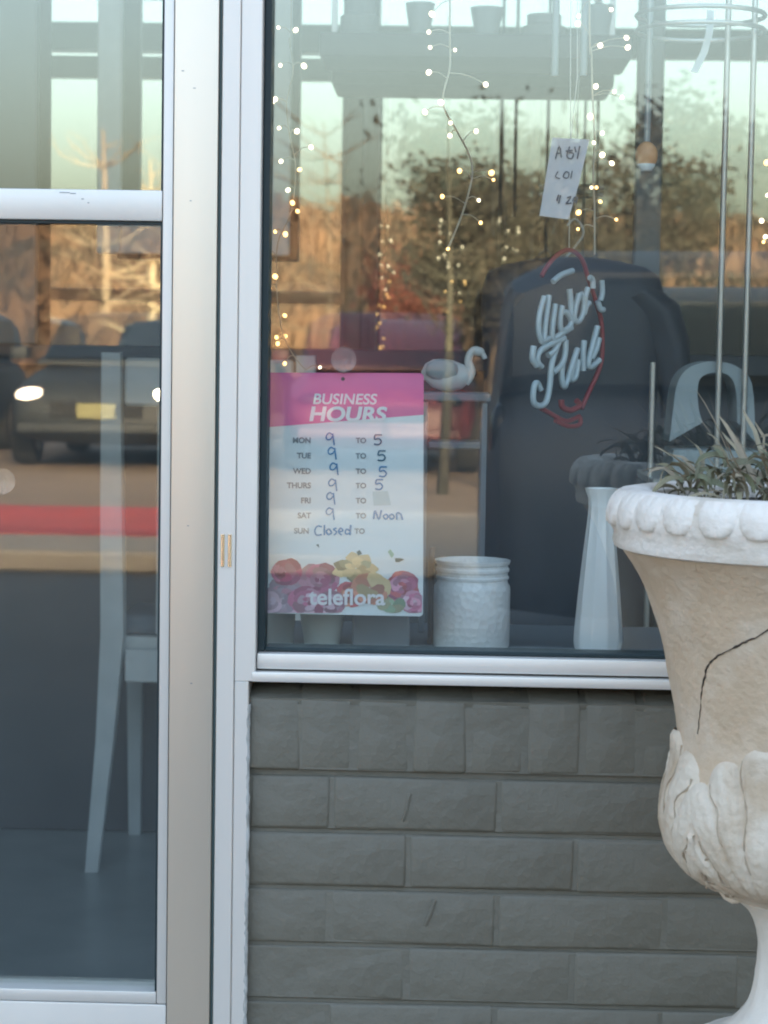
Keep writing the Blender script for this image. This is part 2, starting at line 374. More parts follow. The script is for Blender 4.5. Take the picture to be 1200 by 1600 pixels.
for c in range(9):
    zc = ztop-CH*(c+.5)
    if zc < -.02: break
    x = (X(779, 0, 1260) if c % 2 == 0 else X(637, 0, 1350))-BP*3
    while x < BX1:
        if x+BP > BX0+.01:
            xl = max(x, BX0); 
            if xl > x+.02:
                L = x+BP-xl
                if L > .03:
                    me = brickmesh('brick', L-.0025, CH-.0046, .09, 80+c); place('brick', me, xl+L/2, random.uniform(-.0012, .0012), zc)
            else: place('brick', random.choice(str_), x+BP/2, random.uniform(-.0015, .0015), zc)
        x += BP
bm = bmesh.new(); box(bm, BX0-.002, BX1, .0046, .085, -.02, ztop+.006); meshobj('mortar_bed', bm, M['brick'], bw)
for c in range(8):
    zc = ztop-CH*(c+.5)
    if zc-CH/2 > -.01:
        bm = bmesh.new(); box(bm, BX0-.001, BX1-.001, .0009, .06, zc-CH/2+.0027, zc+CH/2-.0027, .0015); meshobj('mortar_bed', bm, M['brick'], bw)
bm = bmesh.new(); box(bm, BX0-.002, BX1, -.0031, .085, ztop+.0065, zr1-.006); meshobj('mortar_bed', bm, M['brick'], bw)
# thick paint over the rowlock top and under the lip
bm = bmesh.new()
vs = [(-.003, zr1+.0012), (.088, Z(1067)-.001), (.088, zr1-.012), (.0, zr1-.012)]
loft(bm, [[(BX0-.001, a, b) for a, b in vs], [(BX1, a, b) for a, b in vs]]); meshobj('mortar_wash', bm, M['brick'], bw)
# uneven bead of caulk where the brick meets the frame
random.seed(4); bm = bmesh.new()
cp = [(BX0-.0006+.0016*noise.noise(Vector((0, 0, z1_*.11)))+random.uniform(-.0003, .0003), -.0084, z1_*.006) for z1_ in range(0, int(zr1/.006))]
tube(bm, cp, [.0026*random.uniform(.8, 1.15) for _ in cp], 8); meshobj('caulk_bead', bm, M['caulk'], bw, 60)
# raised drips of paint
for (x0, y0, x1, y1) in ((640, 1240, 629, 1282), (679, 1406, 664, 1446)):
    bm = bmesh.new(); tube(bm, smoothline([at(x0, y0, -.001), at((x0+x1)/2+1, (y0+y1)/2, -.002), at(x1, y1, -.001)], 3), .0024, 6)
    meshobj('paint_drip', bm, M['brick'], bw, 60)
# rest of the shop front so that it closes beyond the picture
bx('pier', WR+.065, WX1+.15, 0, .11, 0, TOPZ, M['brick'], shell, .003)
bx('pier', WX0-.15, DL-.065, 0, .11, 0, TOPZ, M['brick'], shell, .003)
bx('bulkhead', BX1+.002, WR-.001, 0, .085, 0, zr1, M['brick'], shell, .003)

# ------------------------------------------------------------------ interior: cooler with glass doors on the rear wall
CY = 2.15
cooler = thing('display_cooler', 'wide florist cooler with glass doors along the rear wall', 'cooler', (0, CY, 0))
xp = [-1.62, X(57, CY, 300), .50, 1.75, 3.0]
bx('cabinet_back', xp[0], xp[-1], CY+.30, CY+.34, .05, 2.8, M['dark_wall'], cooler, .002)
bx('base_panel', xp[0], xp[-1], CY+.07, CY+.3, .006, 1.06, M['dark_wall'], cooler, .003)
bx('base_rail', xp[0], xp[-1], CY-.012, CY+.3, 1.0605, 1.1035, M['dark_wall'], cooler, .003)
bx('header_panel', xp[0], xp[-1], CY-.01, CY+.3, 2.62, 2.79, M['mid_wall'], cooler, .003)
for a, b in zip(xp, xp[1:]):
    bx('cooler_door', a+.03, b-.03, CY+.01, CY+.016, 1.105, 2.615, M['mirror'], cooler, 0)
for i, a in enumerate(xp):
    bx('door_post', a-(.26 if i == 1 else .028), a+.028 if i != 1 else a, CY-.012, CY+.03, 1.105, 2.615, M['mid_wall'], cooler, .003)

# navy t-shirt on a hanger, hung from the ceiling
TY_ = 1.55; ts = F/(TY_+2.6); tcx = X(892, TY_, 600)
def tz(py): return Z(py, TY_, 892)
tee = thing('tshirt', 'dark navy t-shirt hanging deep inside the shop behind the tube sign', 't-shirt', (tcx, TY_, tz(405)))
random.seed(17); bm = bmesh.new(); rings = []
for py, hw, dp in ((1008, 137, 52), (1006, 138, 58), (900, 136, 60), (780, 134, 56), (660, 133, 52), (560, 136, 50), (490, 142, 46), (455, 141, 42), (430, 134, 34), (416, 112, 25), (407, 70, 17), (402, 34, 9)):
    ring = []
    for k in range(48):
        a = 2*math.pi*k/48; z = tz(py)
        f = 1+.05*math.sin(a*7+z*5)*max(0, min(1, (tz(430)-z)*2.5))+.03*noise.noise(Vector((math.cos(a)*2, math.sin(a)*2, z*6)))
        ring.append((tcx+hw/ts*math.cos(a)*(1+(f-1)*.25), TY_+dp/ts*math.sin(a)*f, z+.004*math.sin(a*3)*(py > 1000)))
    rings.append(ring)
loft(bm, rings); meshobj('body', bm, M['cabinet'], tee, 60)
for sg_ in (-1, 1):
    bm = bmesh.new(); rr = []; tw_ = .80 if sg_ < 0 else 1.35
    for q, (px, py, w_, d_) in enumerate(((95, 462, 46, 36), (115, 490, 42, 34), (126, 540, 34, 30), (130, 600, 30, 27), (131, 640, 29, 26))):
        px = px*tw_ if sg_ < 0 else 92+(px-95)*2.0
        ring = []
        for k in range(24):
            a = 2*math.pi*k/24; ring.append((tcx+sg_*(px+w_*math.cos(a)*.8)/ts, TY_+d_/ts*math.sin(a)*(1+.1*math.sin(a*4)), tz(py)+w_/ts*math.cos(a)*.38))
        rr.append(ring)
    loft(bm, rr); meshobj('sleeve', bm, M['cabinet'], tee, 60)
bm = bmesh.new(); c = Vector((tcx, TY_, tz(404)))
tube(bm, smoothline([c+Vector((-.02, 0, -.004)), c+Vector((0, 0, .02)), c+Vector((.018, 0, .05)), c+Vector((.002, 0, .075)), c+Vector((-.014, 0, .062))], 5), .0018, 6); meshobj('hanger', bm, M['steel'], tee, 60)
bm = bmesh.new(); tube(bm, [c+Vector((.002, 0, .073)), (c.x+.002, TY_, TOPZ-.045)], .0008, 5); meshobj('cord', bm, M['steel'], tee)

# shelf along the transom with pots
shf = thing('hanging_shelf', 'long pale shelf hung high across the inside of the shop window', 'shelf', (.6, 2.0, 2.0))
shz = Z(95, 1.85, 700)
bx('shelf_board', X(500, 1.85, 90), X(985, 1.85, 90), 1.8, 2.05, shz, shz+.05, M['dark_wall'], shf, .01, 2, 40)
for px in (520, 960): bx('hanger', X(px, 1.85, 60)-.006, X(px, 1.85, 60)+.006, 1.91, 1.922, shz+.051, TOPZ-.05, M['steel'], shf, .001)
random.seed(11)
for i, (px, wpx, hpx, kind) in enumerate(((560, 60, 62, 0), (655, 46, 56, 1), (760, 52, 50, 1), (850, 66, 40, 0), (935, 50, 55, 1))):
    p = at(px, 90, 1.89); s = F/(1.89+2.6)
    bm = bmesh.new(); r0 = wpx/2/s; h = hpx/s
    prof = [(0, 0), (r0*.62, 0), (r0, h), (r0*.92, h), (r0*.58, .02), (0, .02)] if kind else [(0, 0), (r0, 0), (r0, h*.55), (r0*.8, h*.6), (r0*.8, h), (r0*.72, h), (r0*.7, .02), (0, .02)]
    lathe(bm, prof, (p.x, 1.92, shz+.051), 20)
    k = meshobj('flower_pot', bm, M['grey_pot'] if kind else M['mid_wall'], smooth=40)
    tag(k, ['squat grey pot at the left end of the high shelf', 'tapered pale pot beside the squat pot on the high shelf', 'tapered pale pot in the middle of the high shelf',
            'wide grey pot right of the middle of the high shelf', 'tapered pale pot at the right end of the high shelf'][i], 'pot', 'pots along the high shelf')

# window ledge inside
zl = Z(1014, .165, 800)
led = bx('window_ledge', xj1+.012, WR-.005, .0975, .42, zl-.03, zl, M['grey_box'], None, .003); 
tag(led, 'grey window ledge running behind the lower edge of the glass', 'ledge')
bx('ledge_front', xj1+.012, WR-.005, .0975, .40, .006, zl-.0305, M['dark_wall'], led, .002).parent = led
LY = .165
def onledge(px, py, Y=LY): return at(px, py, Y)

# milk glass jar
s = F/(LY+2.6); p = at(736, 1012, LY); jr = 60/s; jh = 138/s
jar = thing('white_jar', 'stout white glass jar with ringed neck on the window ledge', 'jar', (p.x, LY, zl+.0005))
prof = [(0, 0), (jr*.94, 0), (jr, .005), (jr*1.0, jh*.68), (jr*.985, jh*.72), (jr*.93, jh*.755), (jr*.925, jh*.79), (jr*.955, jh*.80), (jr*.955, jh*.825), (jr*.925, jh*.835), (jr*.925, jh*.87),
        (jr*.96, jh*.885), (jr*.96, jh*.915), (jr*.93, jh*.93), (jr*.93, jh*.955), (jr*.975, jh*.97), (jr*.97, jh), (jr*.88, jh), (jr*.85, jh*.9), (jr*.85, jh*.1), (0, jh*.08)]
bm = bmesh.new(); lathe(bm, prof, (0, 0, 0), 72)
jm = M['white_glass'].copy(); jm.name = 'embossed_milk_glass'
n = jm.node_tree.nodes; l = jm.node_tree.links
v = n.new('ShaderNodeTexVoronoi'); v.inputs['Scale'].default_value = 130; tc = n.new('ShaderNodeTexCoord'); bpn = n.new('ShaderNodeBump'); bpn.inputs['Strength'].default_value = .6; bpn.inputs['Distance'].default_value = .002
l.new(tc.outputs['Object'], v.inputs[0]); l.new(v.outputs[0], bpn.inputs['Height']); l.new(bpn.outputs[0], n['Principled BSDF'].inputs['Normal'])
k = meshobj('body', bm, jm, jar, 35, shift=False)
bm = bmesh.new(); lathe(bm, [(jr*.90, jh*.985), (jr*.99, jh*.99), (jr*.99, jh*1.008), (jr*.90, jh*1.008), (jr*.90, jh*.985)], (0, 0, 0), 48); meshobj('rim', bm, M['white_glass'], jar, 35, shift=False)

# bud vase
p = at(934, 1016, LY); vh = 255/s
vase = thing('bud_vase', 'slim white fluted bud vase beside the urn on the window ledge', 'vase', (p.x, LY, zl+.0005))
pr = [(0, 0), (34, 0), (37, 4), (38.5, 14), (38, 30), (33, 90), (27, 150), (21.5, 200), (19.5, 225), (20.5, 240), (24.5, 250), (26, 255), (23, 255), (17, 235), (16, 200), (22, 120), (30, 20), (0, 14)]
def flute(a, z): return -(.0014*abs(math.sin(a*5)))*(1 if .01 < z < vh*.93 else .2)
bm = bmesh.new(); lathe(bm, [(a/s, b/s) for a, b in pr], (0, 0, 0), 80, flute); meshobj('body', bm, M['white_glass'], vase, 30, shift=False)

# small things at the foot of the sign
def pot(px, py0, py1, wt, wb, Y, m_, name, label):
    s = F/(Y+2.6); p = at(px, py1, Y); h = (py1-py0)/s
    bm = bmesh.new(); lathe(bm, [(0, 0), (wb/2/s, 0), (wt/2/s, h), (wt/2/s*.92, h), (wb/2/s*.9, .006), (0, .006)], (p.x, Y, zl+.0005), 32)
    return tag(meshobj(name, bm, m_, smooth=40), label, 'pot')
pot(437, 935, 1003, 50, 44, .16, M['grey_pot'], 'small_pot', 'pale grey pot behind the lower left corner of the hours sign')
pot(503, 930, 1005, 78, 54, .15, M['silver_pot'], 'tapered_pot', 'pale tapered pot standing behind the middle of the hours sign')
a, b = at(552, 1003, .17), at(640, 1003, .17)
bb = thing('grey_box', 'blue grey box standing behind the right half of the hours sign', 'box', (a.x, .17, zl+.0005))
bx('body', a.x, b.x, .13, .20, zl+.0005, zl+.085, M['grey_box'], bb, .002); bx('lid', a.x-.002, b.x+.002, .128, .202, zl+.0855, zl+.10, M['grey_box'], bb, .002)
# wooden peg beside the jar
bm = bmesh.new(); q = at(675, 880, .20); tube(bm, [(q.x, .2, zl), (q.x-.001, .2, Z(868, .2, 675)), (q.x, .2, Z(855, .2, 675))], .0042, 8)
tag(meshobj('wooden_stick', bm, M['wood'], smooth=50), 'thin wooden stick standing between the jar and the hours sign', 'stick')

# ------------------------------------------------------------------ business hours sign
SY = .050
def S(px, py): return at(px, py, SY)
sg = thing('business_hours_sign', 'white card listing business hours with a pink top and printed flowers', 'sign', S(536, 582))
def poly(name, pts, material, lay, parent=sg, th=.0004):
    bm = bmesh.new(); y = SY-.0006-lay*.00025
    f = [bm.verts.new((S(a, b).x, y, S(a, b).z)) for a, b in pts]; g = [bm.verts.new((v.co.x, y+th, v.co.z)) for v in f]
    bm.faces.new(f); bm.faces.new(g[::-1])
    for i in range(len(f)): bm.faces.new((f[i], f[(i+1) % len(f)], g[(i+1) % len(f)], g[i]))
    return meshobj(name, bm, material, parent)
def arcpts(cx, cy, r, a0, a1, n=4): return [(cx+r*math.cos(R(a0+(a1-a0)*k/n)), cy+r*math.sin(R(a0+(a1-a0)*k/n))) for k in range(n+1)]
card = arcpts(656, 589, 6, -90, 0)+arcpts(655, 957, 6, 0, 90)+arcpts(414, 952, 6, 90, 180)+arcpts(418, 588, 6, 180, 270)
poly('card', card, M['paper'], 0, th=.0022)
poly('header_band', arcpts(656, 589, 6, -90, 0)+[(661.8, 648), (410.5, 668)]+arcpts(418, 588, 6, 180, 270), M['pink'], 1)
bm = bmesh.new(); q = S(536, 592); lathe(bm, [(0, 0), (.0024, 0), (.0024, .0004), (0, .0004)], (0, 0, 0), 14)
bm.transform(Matrix.Translation((q.x, SY-.0012, q.z)) @ Matrix.Rotation(R(90), 4, 'X')); meshobj('punched_hole', bm, M['alu_dark'], sg)
ps = (SY+2.6)/F    # metres per photo pixel on the card
TY = SY-.0014
def stext(name, body, px, py, h, material, align='LEFT', bold=.0, shear=0, sx=1.0):
    q = S(px, py); text_mesh(name, body, h*ps/.70, q.x, TY, q.z, material, sg, align, bold*ps, shear, .0001, -.012+ROLL*0, sx)
stext('lettering', 'BUSINESS', 488, 631, 16, M['white_print'], bold=.45, shear=.15, sx=1.05)
stext('lettering', 'HOURS', 482, 657, 21.5, M['white_print'], bold=1.05, shear=.15, sx=1.18)
for i, (d, y) in enumerate((('MON', 692), ('TUE', 716), ('WED', 740), ('THURS', 762.5), ('FRI', 786), ('SAT', 809.5), ('SUN', 833.5))):
    stext('lettering', d, 486-(3 if i == 6 else 0), y, 8.5, M['grey_print'], 'RIGHT', bold=.35)
    stext('lettering', 'TO', 556-(2 if i == 6 else 0), y, 8, M['grey_print'], bold=.35)
def hand(name, strokes, material, rad=1.25, lay=7):
    bm = bmesh.new()
    for st in strokes:
        pts = [S(a, b) for a, b in st]; pts = [Vector((q.x, TY-.0002, q.z)) for q in pts]
        tube(bm, smoothline(pts, 4), rad*ps, 6)
    for v in bm.verts: v.co.y = TY-.0002+(v.co.y-TY+.0002)*.12
    meshobj(name, bm, material, sg, 60)
def nine(x, y, k=1.0):
    return [[(x+5*k, y-7*k), (x-1*k, y-10*k), (x-6*k, y-4*k), (x-4*k, y+2*k), (x+2*k, y+1*k), (x+6*k, y-5*k), (x+6*k, y-9*k), (x+7*k, y+1*k), (x+8.5*k, y+12*k)]]
for x, y in ((515, 685), (518, 707.5), (521, 732), (519, 757), (516, 778), (515, 802)): hand('handwritten_nine', nine(x, y, .86), M['marker'])
def five(x, y, k=1.0):
    return [[(x+7*k, y-8*k), (x-4*k, y-8*k)], [(x-4*k, y-8*k), (x-5*k, y-1*k), (x+2*k, y-2*k), (x+6*k, y+3*k), (x+2*k, y+8*k), (x-6*k, y+7*k)]]
for i, (x, y) in enumerate(((590, 687), (596, 712), (598, 737), (592, 757))): hand('handwritten_five', five(x, y, .95), M['marker'] if i > 1 else M['marker_dark'], 1.2)
hand('handwritten_noon', [[(584, 811), (586, 798), (592, 811), (596, 797)], [(604, 803), (599, 806), (602, 811), (606, 808), (604, 803)], [(613, 803), (608, 806), (611, 811), (616, 808), (613, 803)], [(620, 812), (620, 802), (626, 803), (629, 812)]], M['marker'], 1.5)
hand('handwritten_closed', [[(503, 823), (496, 822), (492, 829), (495, 836), (503, 835)], [(507, 820), (507, 836)], [(514, 826), (510, 830), (513, 835), (518, 832), (514, 826)], [(526, 825), (521, 827), (526, 831), (522, 836)],
                            [(529, 831), (536, 829), (532, 825), (529, 831), (534, 836)], [(547, 829), (541, 827), (540, 834), (547, 833)], [(548, 820), (547, 836)]], M['marker'], 1.4)
patch = mat('erased_smudge', (.55, .66, .68), .6)
poly('taped_patch', [(582, 768), (606, 767), (611, 789), (584, 790)], patch, 2)
# printed flowers
FC = {k: mat('flower_print', c, .5) for k, c in dict(mag=(.42, .08, .17), rose=(.50, .16, .27), pale=(.66, .46, .56), mauve=(.44, .22, .29), yel=(.66, .52, .30), org=(.62, .28, .20), red=(.48, .12, .14), grn=(.38, .52, .36), lil=(.55, .42, .52), dkg=(.06, .12, .11), olive=(.33, .33, .22), pk=(.62, .30, .42)).items()}
FV = {k: [v]+[mat('flower_print', tuple(c*f for c in v.node_tree.nodes['Principled BSDF'].inputs['Base Color'].default_value[:3]), .5) for f in (.62, .8, 1.22)] for k, v in FC.items()}
random.seed(5)
lay = [2]
def blossom(cx, cy, r, cols, pet=7, squash=.85, sharp=.0):
    """a printed bloom: overlapping petals around a centre"""
    for ring in range(4):
        rr = r*(1-.24*ring)
        for k in range(max(3, pet-ring)):
            a = 2*math.pi*(k+.5*ring+random.uniform(-.2, .2))/max(3, pet-ring); L = rr*random.uniform(.85, 1.1); wd = rr*(.55 if not sharp else .32)
            ux, uy = math.cos(a), math.sin(a)*squash; vx, vy = -math.sin(a), math.cos(a)*squash
            pts = []
            for t, wv in ((0.05, .1), (.35, .8), (.7, 1.0), (.92, .7 if not sharp else .35), (1.0, .0), (.92, -.7 if not sharp else -.35), (.7, -1), (.35, -.8)):
                pts.append((max(409, min(659.5, cx+ux*L*t+vx*wd*wv)), min(957.5, cy+uy*L*t+vy*wd*wv)))
            poly('printed_petal', pts, random.choice(FV[random.choice(cols)]), lay[0]*.5+2); lay[0] = lay[0]+.05 if lay[0] < 6 else 2
blossom(443, 935, 36, ['lil', 'pale', 'mauve', 'lil'], 8)
blossom(418, 938, 26, ['lil', 'pale'], 6)
blossom(480, 940, 30, ['mauve', 'pale', 'rose'], 7)
blossom(446, 893, 25, ['mag', 'rose', 'mag'], 7)
blossom(500, 905, 32, ['mauve', 'rose', 'mauve'], 8)
blossom(518, 942, 24, ['pale', 'mauve'], 6)
blossom(556, 888, 38, ['yel', 'yel', 'olive'], 7, .72, 1)
blossom(578, 918, 32, ['org', 'org', 'yel'], 7)
blossom(548, 928, 24, ['org', 'red'], 6)
blossom(628, 916, 29, ['red', 'pk', 'rose'], 8)
blossom(646, 942, 22, ['pk', 'rose', 'pale'], 7)
blossom(612, 944, 22, ['grn', 'grn', 'olive'], 6, .7)
poly('printed_leaf', [(612, 872), (606, 862), (610, 858), (616, 866)], FC['grn'], 4)
poly('printed_leaf', [(617, 872), (626, 872), (632, 874), (624, 878), (618, 878)], FC['dkg'], 4)
poly('printed_leaf', [(494, 851), (498, 850), (499, 856)], FC['dkg'], 4)
poly('printed_leaf', [(557, 862), (562, 859), (566, 865), (560, 868)], FC['dkg'], 6)
q = S(483, 944); text_mesh('lettering', 'teleflora', 25*ps/.70, q.x, SY-.0026, q.z, M['white_print'], sg, 'LEFT', .7*ps, 0, .0001, -.012, 1.0)

# suction cups
def cup(px, py, Y, r, label, cat='hook'):
    q = at(px, py, Y); t = thing('suction_cup', label, cat, q)
    bm = bmesh.new(); lathe(bm, [(0, .0), (r, .0), (r*.98, .001), (r*.6, .0035), (r*.42, .006), (r*.42, .010), (r*.25, .012), (0, .012)], (0, 0, 0), 28)
    bm.transform(Matrix.Rotation(R(-90), 4, 'X')); meshobj('disc', bm, M['plastic'], t, 40, shift=False)
    bm = bmesh.new(); tube(bm, smoothline([(0, .010, 0), (0, .013, -.004), (0, .013, -.013), (0, .006, -.016)], 3), .0012, 6); meshobj('hook_pin', bm, M['plastic'], t, 40, shift=False)
cup(537, 562, GY+.0055, .0155, 'clear suction cup holding up the business hours sign', 'suction cup')
cup(4, 752, DG+.0055, .0155, 'clear suction cup on the door glass', 'suction cup')

# ------------------------------------------------------------------ price tag
PY = .12
tgp = [(863, 215), (921, 218), (905, 286), (888, 343), (843, 337)]
tg = thing('price_tag', 'tilted white price tag hung high in the shop window', 'price tag', at(890, 215, PY))
bm = bmesh.new(); f = [bm.verts.new(at(a, b, PY)) for a, b in tgp]; g = [bm.verts.new(at(a, b, PY+.0008)) for a, b in tgp]
bm.faces.new(f); bm.faces.new(g[::-1])
for i in range(5): bm.faces.new((f[i], f[(i+1) % 5], g[(i+1) % 5], g[i]))
meshobj('card', bm, mat('tag_card', (.74, .72, .74), .6, col2=(.68, .67, .69), nscale=8), tg)
def strokes_on(name, sts, Y, rad, material, parent):
    bm = bmesh.new()
    for st in sts: tube(bm, smoothline([at(a, b, Y) for a, b in st], 3), rad, 6)
    return meshobj(name, bm, material, parent, 60)
ink = mat('tag_ink', (.17, .18, .22), .6)
strokes_on('handwriting', [[(868, 248), (874, 228), (877, 246)], [(869, 240), (877, 239)], [(890, 229), (886, 244), (893, 248), (896, 240), (889, 238)], [(906, 228), (902, 248)], [(898, 229), (900, 238)], [(884, 236), (895, 235)]], PY-.0007, .0010, ink, tg)
strokes_on('handwriting', [[(872, 268), (868, 276), (875, 279)], [(884, 268), (880, 276), (887, 278), (889, 270), (884, 268)], [(894, 267), (892, 279)]], PY-.0007, .0008, ink, tg)
strokes_on('handwriting', [[(876, 305), (873, 318)], [(873, 304), (870, 314)], [(886, 309), (892, 307), (888, 314), (884, 318), (893, 317)], [(898, 308), (895, 314), (900, 316), (902, 309), (898, 308)]], PY-.0007, .0010, ink, tg)
bm = bmesh.new(); tube(bm, [at(892, 218, PY), at(902, 120, PY), at(905, -700, PY)], .0005, 5); meshobj('thread', bm, M['steel'], tg)

# ------------------------------------------------------------------ neon sign (unlit)
def N(a, b, dy=0):
    px, py = 800+a/5.161, 380+b/5.161; Y = .24+(px-890)*.0009+dy; return at(px, py, Y)
ne = thing('neon_sign', 'unlit tube sign with white script letters in a red oval', 'sign', at(890, 530, .24))
W = [[(330, 310), (400, 255), (490, 222)], [(262, 430), (225, 560), (215, 700), (240, 795)], [(300, 420), (275, 600), (258, 760), (240, 795), (300, 765)], [(350, 490), (330, 640), (325, 770), (390, 735), (480, 680)],
     [(405, 505), (388, 600), (395, 700), (450, 690), (478, 630), (440, 560), (400, 560)], [(463, 370), (472, 450), (478, 560), (492, 625)], [(540, 410), (512, 520), (500, 610), (535, 632), (570, 570), (580, 470), (555, 400)],
     [(612, 360), (590, 440), (575, 570)], [(625, 480), (600, 505), (580, 570)], [(625, 275), (650, 300), (652, 365)], [(722, 300), (728, 400), (712, 465)], [(690, 465), (712, 530), (740, 535)]]
Fl = [[(240, 1000), (205, 950), (220, 880), (290, 825), (425, 765)], [(290, 905), (330, 880), (350, 850)], [(375, 800), (345, 880), (315, 1000), (305, 1140), (275, 1280), (215, 1312), (172, 1270), (180, 1150), (205, 1130), (232, 1185)],
      [(432, 780), (428, 890), (400, 980), (330, 1045)], [(405, 970), (400, 1080), (420, 1160), (455, 1080), (490, 960), (530, 850)], [(520, 870), (490, 1000), (475, 1100), (515, 1070), (535, 940)], [(582, 785), (572, 900), (575, 1030)],
      [(690, 670), (655, 800), (615, 960), (635, 1000), (705, 940)], [(702, 765), (680, 850), (640, 935)], [(175, 830), (165, 930), (200, 990)]]
Bt = [[(398, 1262), (405, 1318), (470, 1348), (545, 1310), (520, 1268)]]
RD = [[(238, 265), (285, 185), (360, 100), (460, 55), (560, 125), (620, 300), (680, 480), (722, 650), (728, 900), (690, 1050), (620, 1200), (560, 1335)], [(235, 1330), (330, 1385), (440, 1435), (545, 1395)], [(350, 1430), (450, 1475), (545, 1462), (548, 1400)]]
for nm, sts, rr, mm, dy in (('script_tubing', W, .0040, M['neon'], 0), ('script_tubing', Fl, .0042, M['neon'], 0), ('script_tubing', Bt, .0040, M['neon_red'], .004), ('oval_tubing', RD, .0032, M['neon_red'], .010)):
    bm = bmesh.new()
    for st in sts: tube(bm, smoothline([N(a, b, dy) for a, b in st], 4), rr, 8)
    meshobj(nm, bm, mm, ne, 60)
bm = bmesh.new(); tube(bm, [N(460, 55, .01), N(470, -600, .01), N(480, -4200, .01)], .0006, 5); meshobj('hanging_wire', bm, M['steel'], ne)

# ------------------------------------------------------------------ string lights
random.seed(21)
bmb = bmesh.new(); ico(bmb, (0, 0, 0), .0033, 2, (1, 1, 1.15)); bulb_me = bpy.data.meshes.new('bulb'); bmb.to_mesh(bulb_me); bmb.free()
for p_ in bulb_me.polygons: p_.use_smooth = True
bulb_me.materials.append(M['bulb']); bulb2 = bulb_me.copy(); bulb2.materials.clear(); bulb2.materials.append(M['bulb_pale'])
def strand(main, bulbs, Y, rad, label, thick_to=None):
    p0 = at(*main[0], Y); t = thing('string_lights', label, 'string lights', p0, 0, 'strands of fairy lights in the shop window')
    pts = [at(a, b, Y+random.uniform(-.006, .006)) for a, b in main]; sm = smoothline(pts, 6)
    bm = bmesh.new(); tube(bm, sm, rad, 6)
    for (a, b) in bulbs:
        q = at(a, b, Y-.004+random.uniform(-.01, .012)); near = min(sm, key=lambda v: (v-q).length+max(0, v.z-q.z-.02)*.3)
        mid = (near+q)/2+Vector((0, 0, .004)); tube(bm, smoothline([near, mid, q], 3), .0006, 5)
        o = bpy.data.objects.new('bulb', bulb2 if b < 250 or random.random() < .25 else bulb_me); link(o, t); o.location = q-t.location
        o.rotation_euler = (random.uniform(-1, 1), random.uniform(-1, 1), 0); o.scale = [random.uniform(.6, 1.15)]*3
    meshobj('wire', bm, M['wire'], t, 60); return t
strand([(452, -800), (455, 0), (452, 60), (458, 110), (448, 160), (452, 210), (462, 260), (455, 330), (434, 380), (432, 440), (436, 490), (445, 530), (462, 560), (478, 578)],
       [(435, 43), (462, 47), (438, 102), (475, 103), (430, 155), (426, 160), (436, 200), (464, 205), (486, 230), (439, 252), (468, 265), (450, 297), (457, 317), (465, 330), (430, 362), (446, 366), (419, 396), (415, 405), (430, 432), (421, 450), (445, 493), (432, 527), (446, 525), (434, 537), (445, 568), (500, 574)],
       .085, .0007, 'string of warm fairy lights hanging beside the window frame above the hours sign')
strand([(703, -800), (703, 0), (703, 60), (703, 105), (692, 160), (714, 205), (730, 235), (738, 262), (735, 290), (722, 335), (700, 389)],
       [(675, 22), (670, 50), (672, 74), (711, 78), (670, 113), (689, 160), (664, 175), (704, 192), (703, 212), (744, 205), (759, 132), (768, 270), (771, 281), (718, 267), (691, 307), (748, 313), (751, 348), (700, 389)],
       .11, .0012, 'string of warm fairy lights hanging in the middle of the shop window')
strand([(920, -800), (921, 0), (924, 80), (926, 150), (929, 220), (927, 270), (929, 330), (929, 398)],
       [(904, 25), (903, 37), (955, 15), (979, 59), (981, 74), (938, 71), (931, 135), (960, 143), (972, 152), (922, 182), (941, 208), (928, 223), (941, 242), (956, 255), (924, 293), (932, 293), (938, 315), (904, 332), (903, 358), (963, 343)],
       .13, .0013, 'string of warm fairy lights hanging beside the tilted price tag')
strand([(1212, -800), (1210, 0), (1208, 150), (1206, 260), (1207, 330), (1203, 390)], [(1198, 254), (1199, 305), (1190, 345), (1196, 370), (1193, 378), (1220, 200), (1222, 330)],
       .12, .0008, 'string of warm fairy lights hanging above the urn of plants')

# ------------------------------------------------------------------ wire display rack
RY = .55
rk = thing('display_rack', 'tall wire display rack with a ring top standing behind the urn', 'rack', (X(1148, RY, 400), RY, 0))
zr = Z(25, RY, 1100); cx = X(1095, RY, 25); rr = 98*(RY+2.6)/F
for dz, q in ((0, 1.0), (-.022, 1.0)):
    bm = bmesh.new(); tube(bm, [(cx+rr*q*math.cos(k*math.pi/18), RY+rr*q*math.sin(k*math.pi/18), zr+dz) for k in range(37)], .0035, 6, cap=False); meshobj('ring', bm, M['steel'], rk, 60)
for px in (1128, 1169):
    x = X(px, RY-.02, 400); bm = bmesh.new(); tube(bm, [(x, RY-.02, .0045), (x, RY-.02, 2.3)], .0042, 8); meshobj('rod', bm, M['steel'], rk, 60)
x = X(1018, RY, 650); bm = bmesh.new(); tube(bm, [(x, RY, .0045), (x, RY, Z(566, RY, 1018))], .0042, 8); meshobj('rod', bm, M['steel'], rk, 60)
for px in (868, 913, 1015):
    x = X(px, RY, 60); bm = bmesh.new(); tube(bm, [(x, RY, Z(118 if px < 1000 else 250, RY, px)), (x, RY, 2.2)], .005, 8); meshobj('rod', bm, M['grey_pot'], rk, 60)
zs = Z(745, RY, 1050); bx('shelf', X(1014, RY, 740), X(1240, RY, 740), RY-.05, RY+.2, zs-.012, zs, M['steel'], rk, .002)
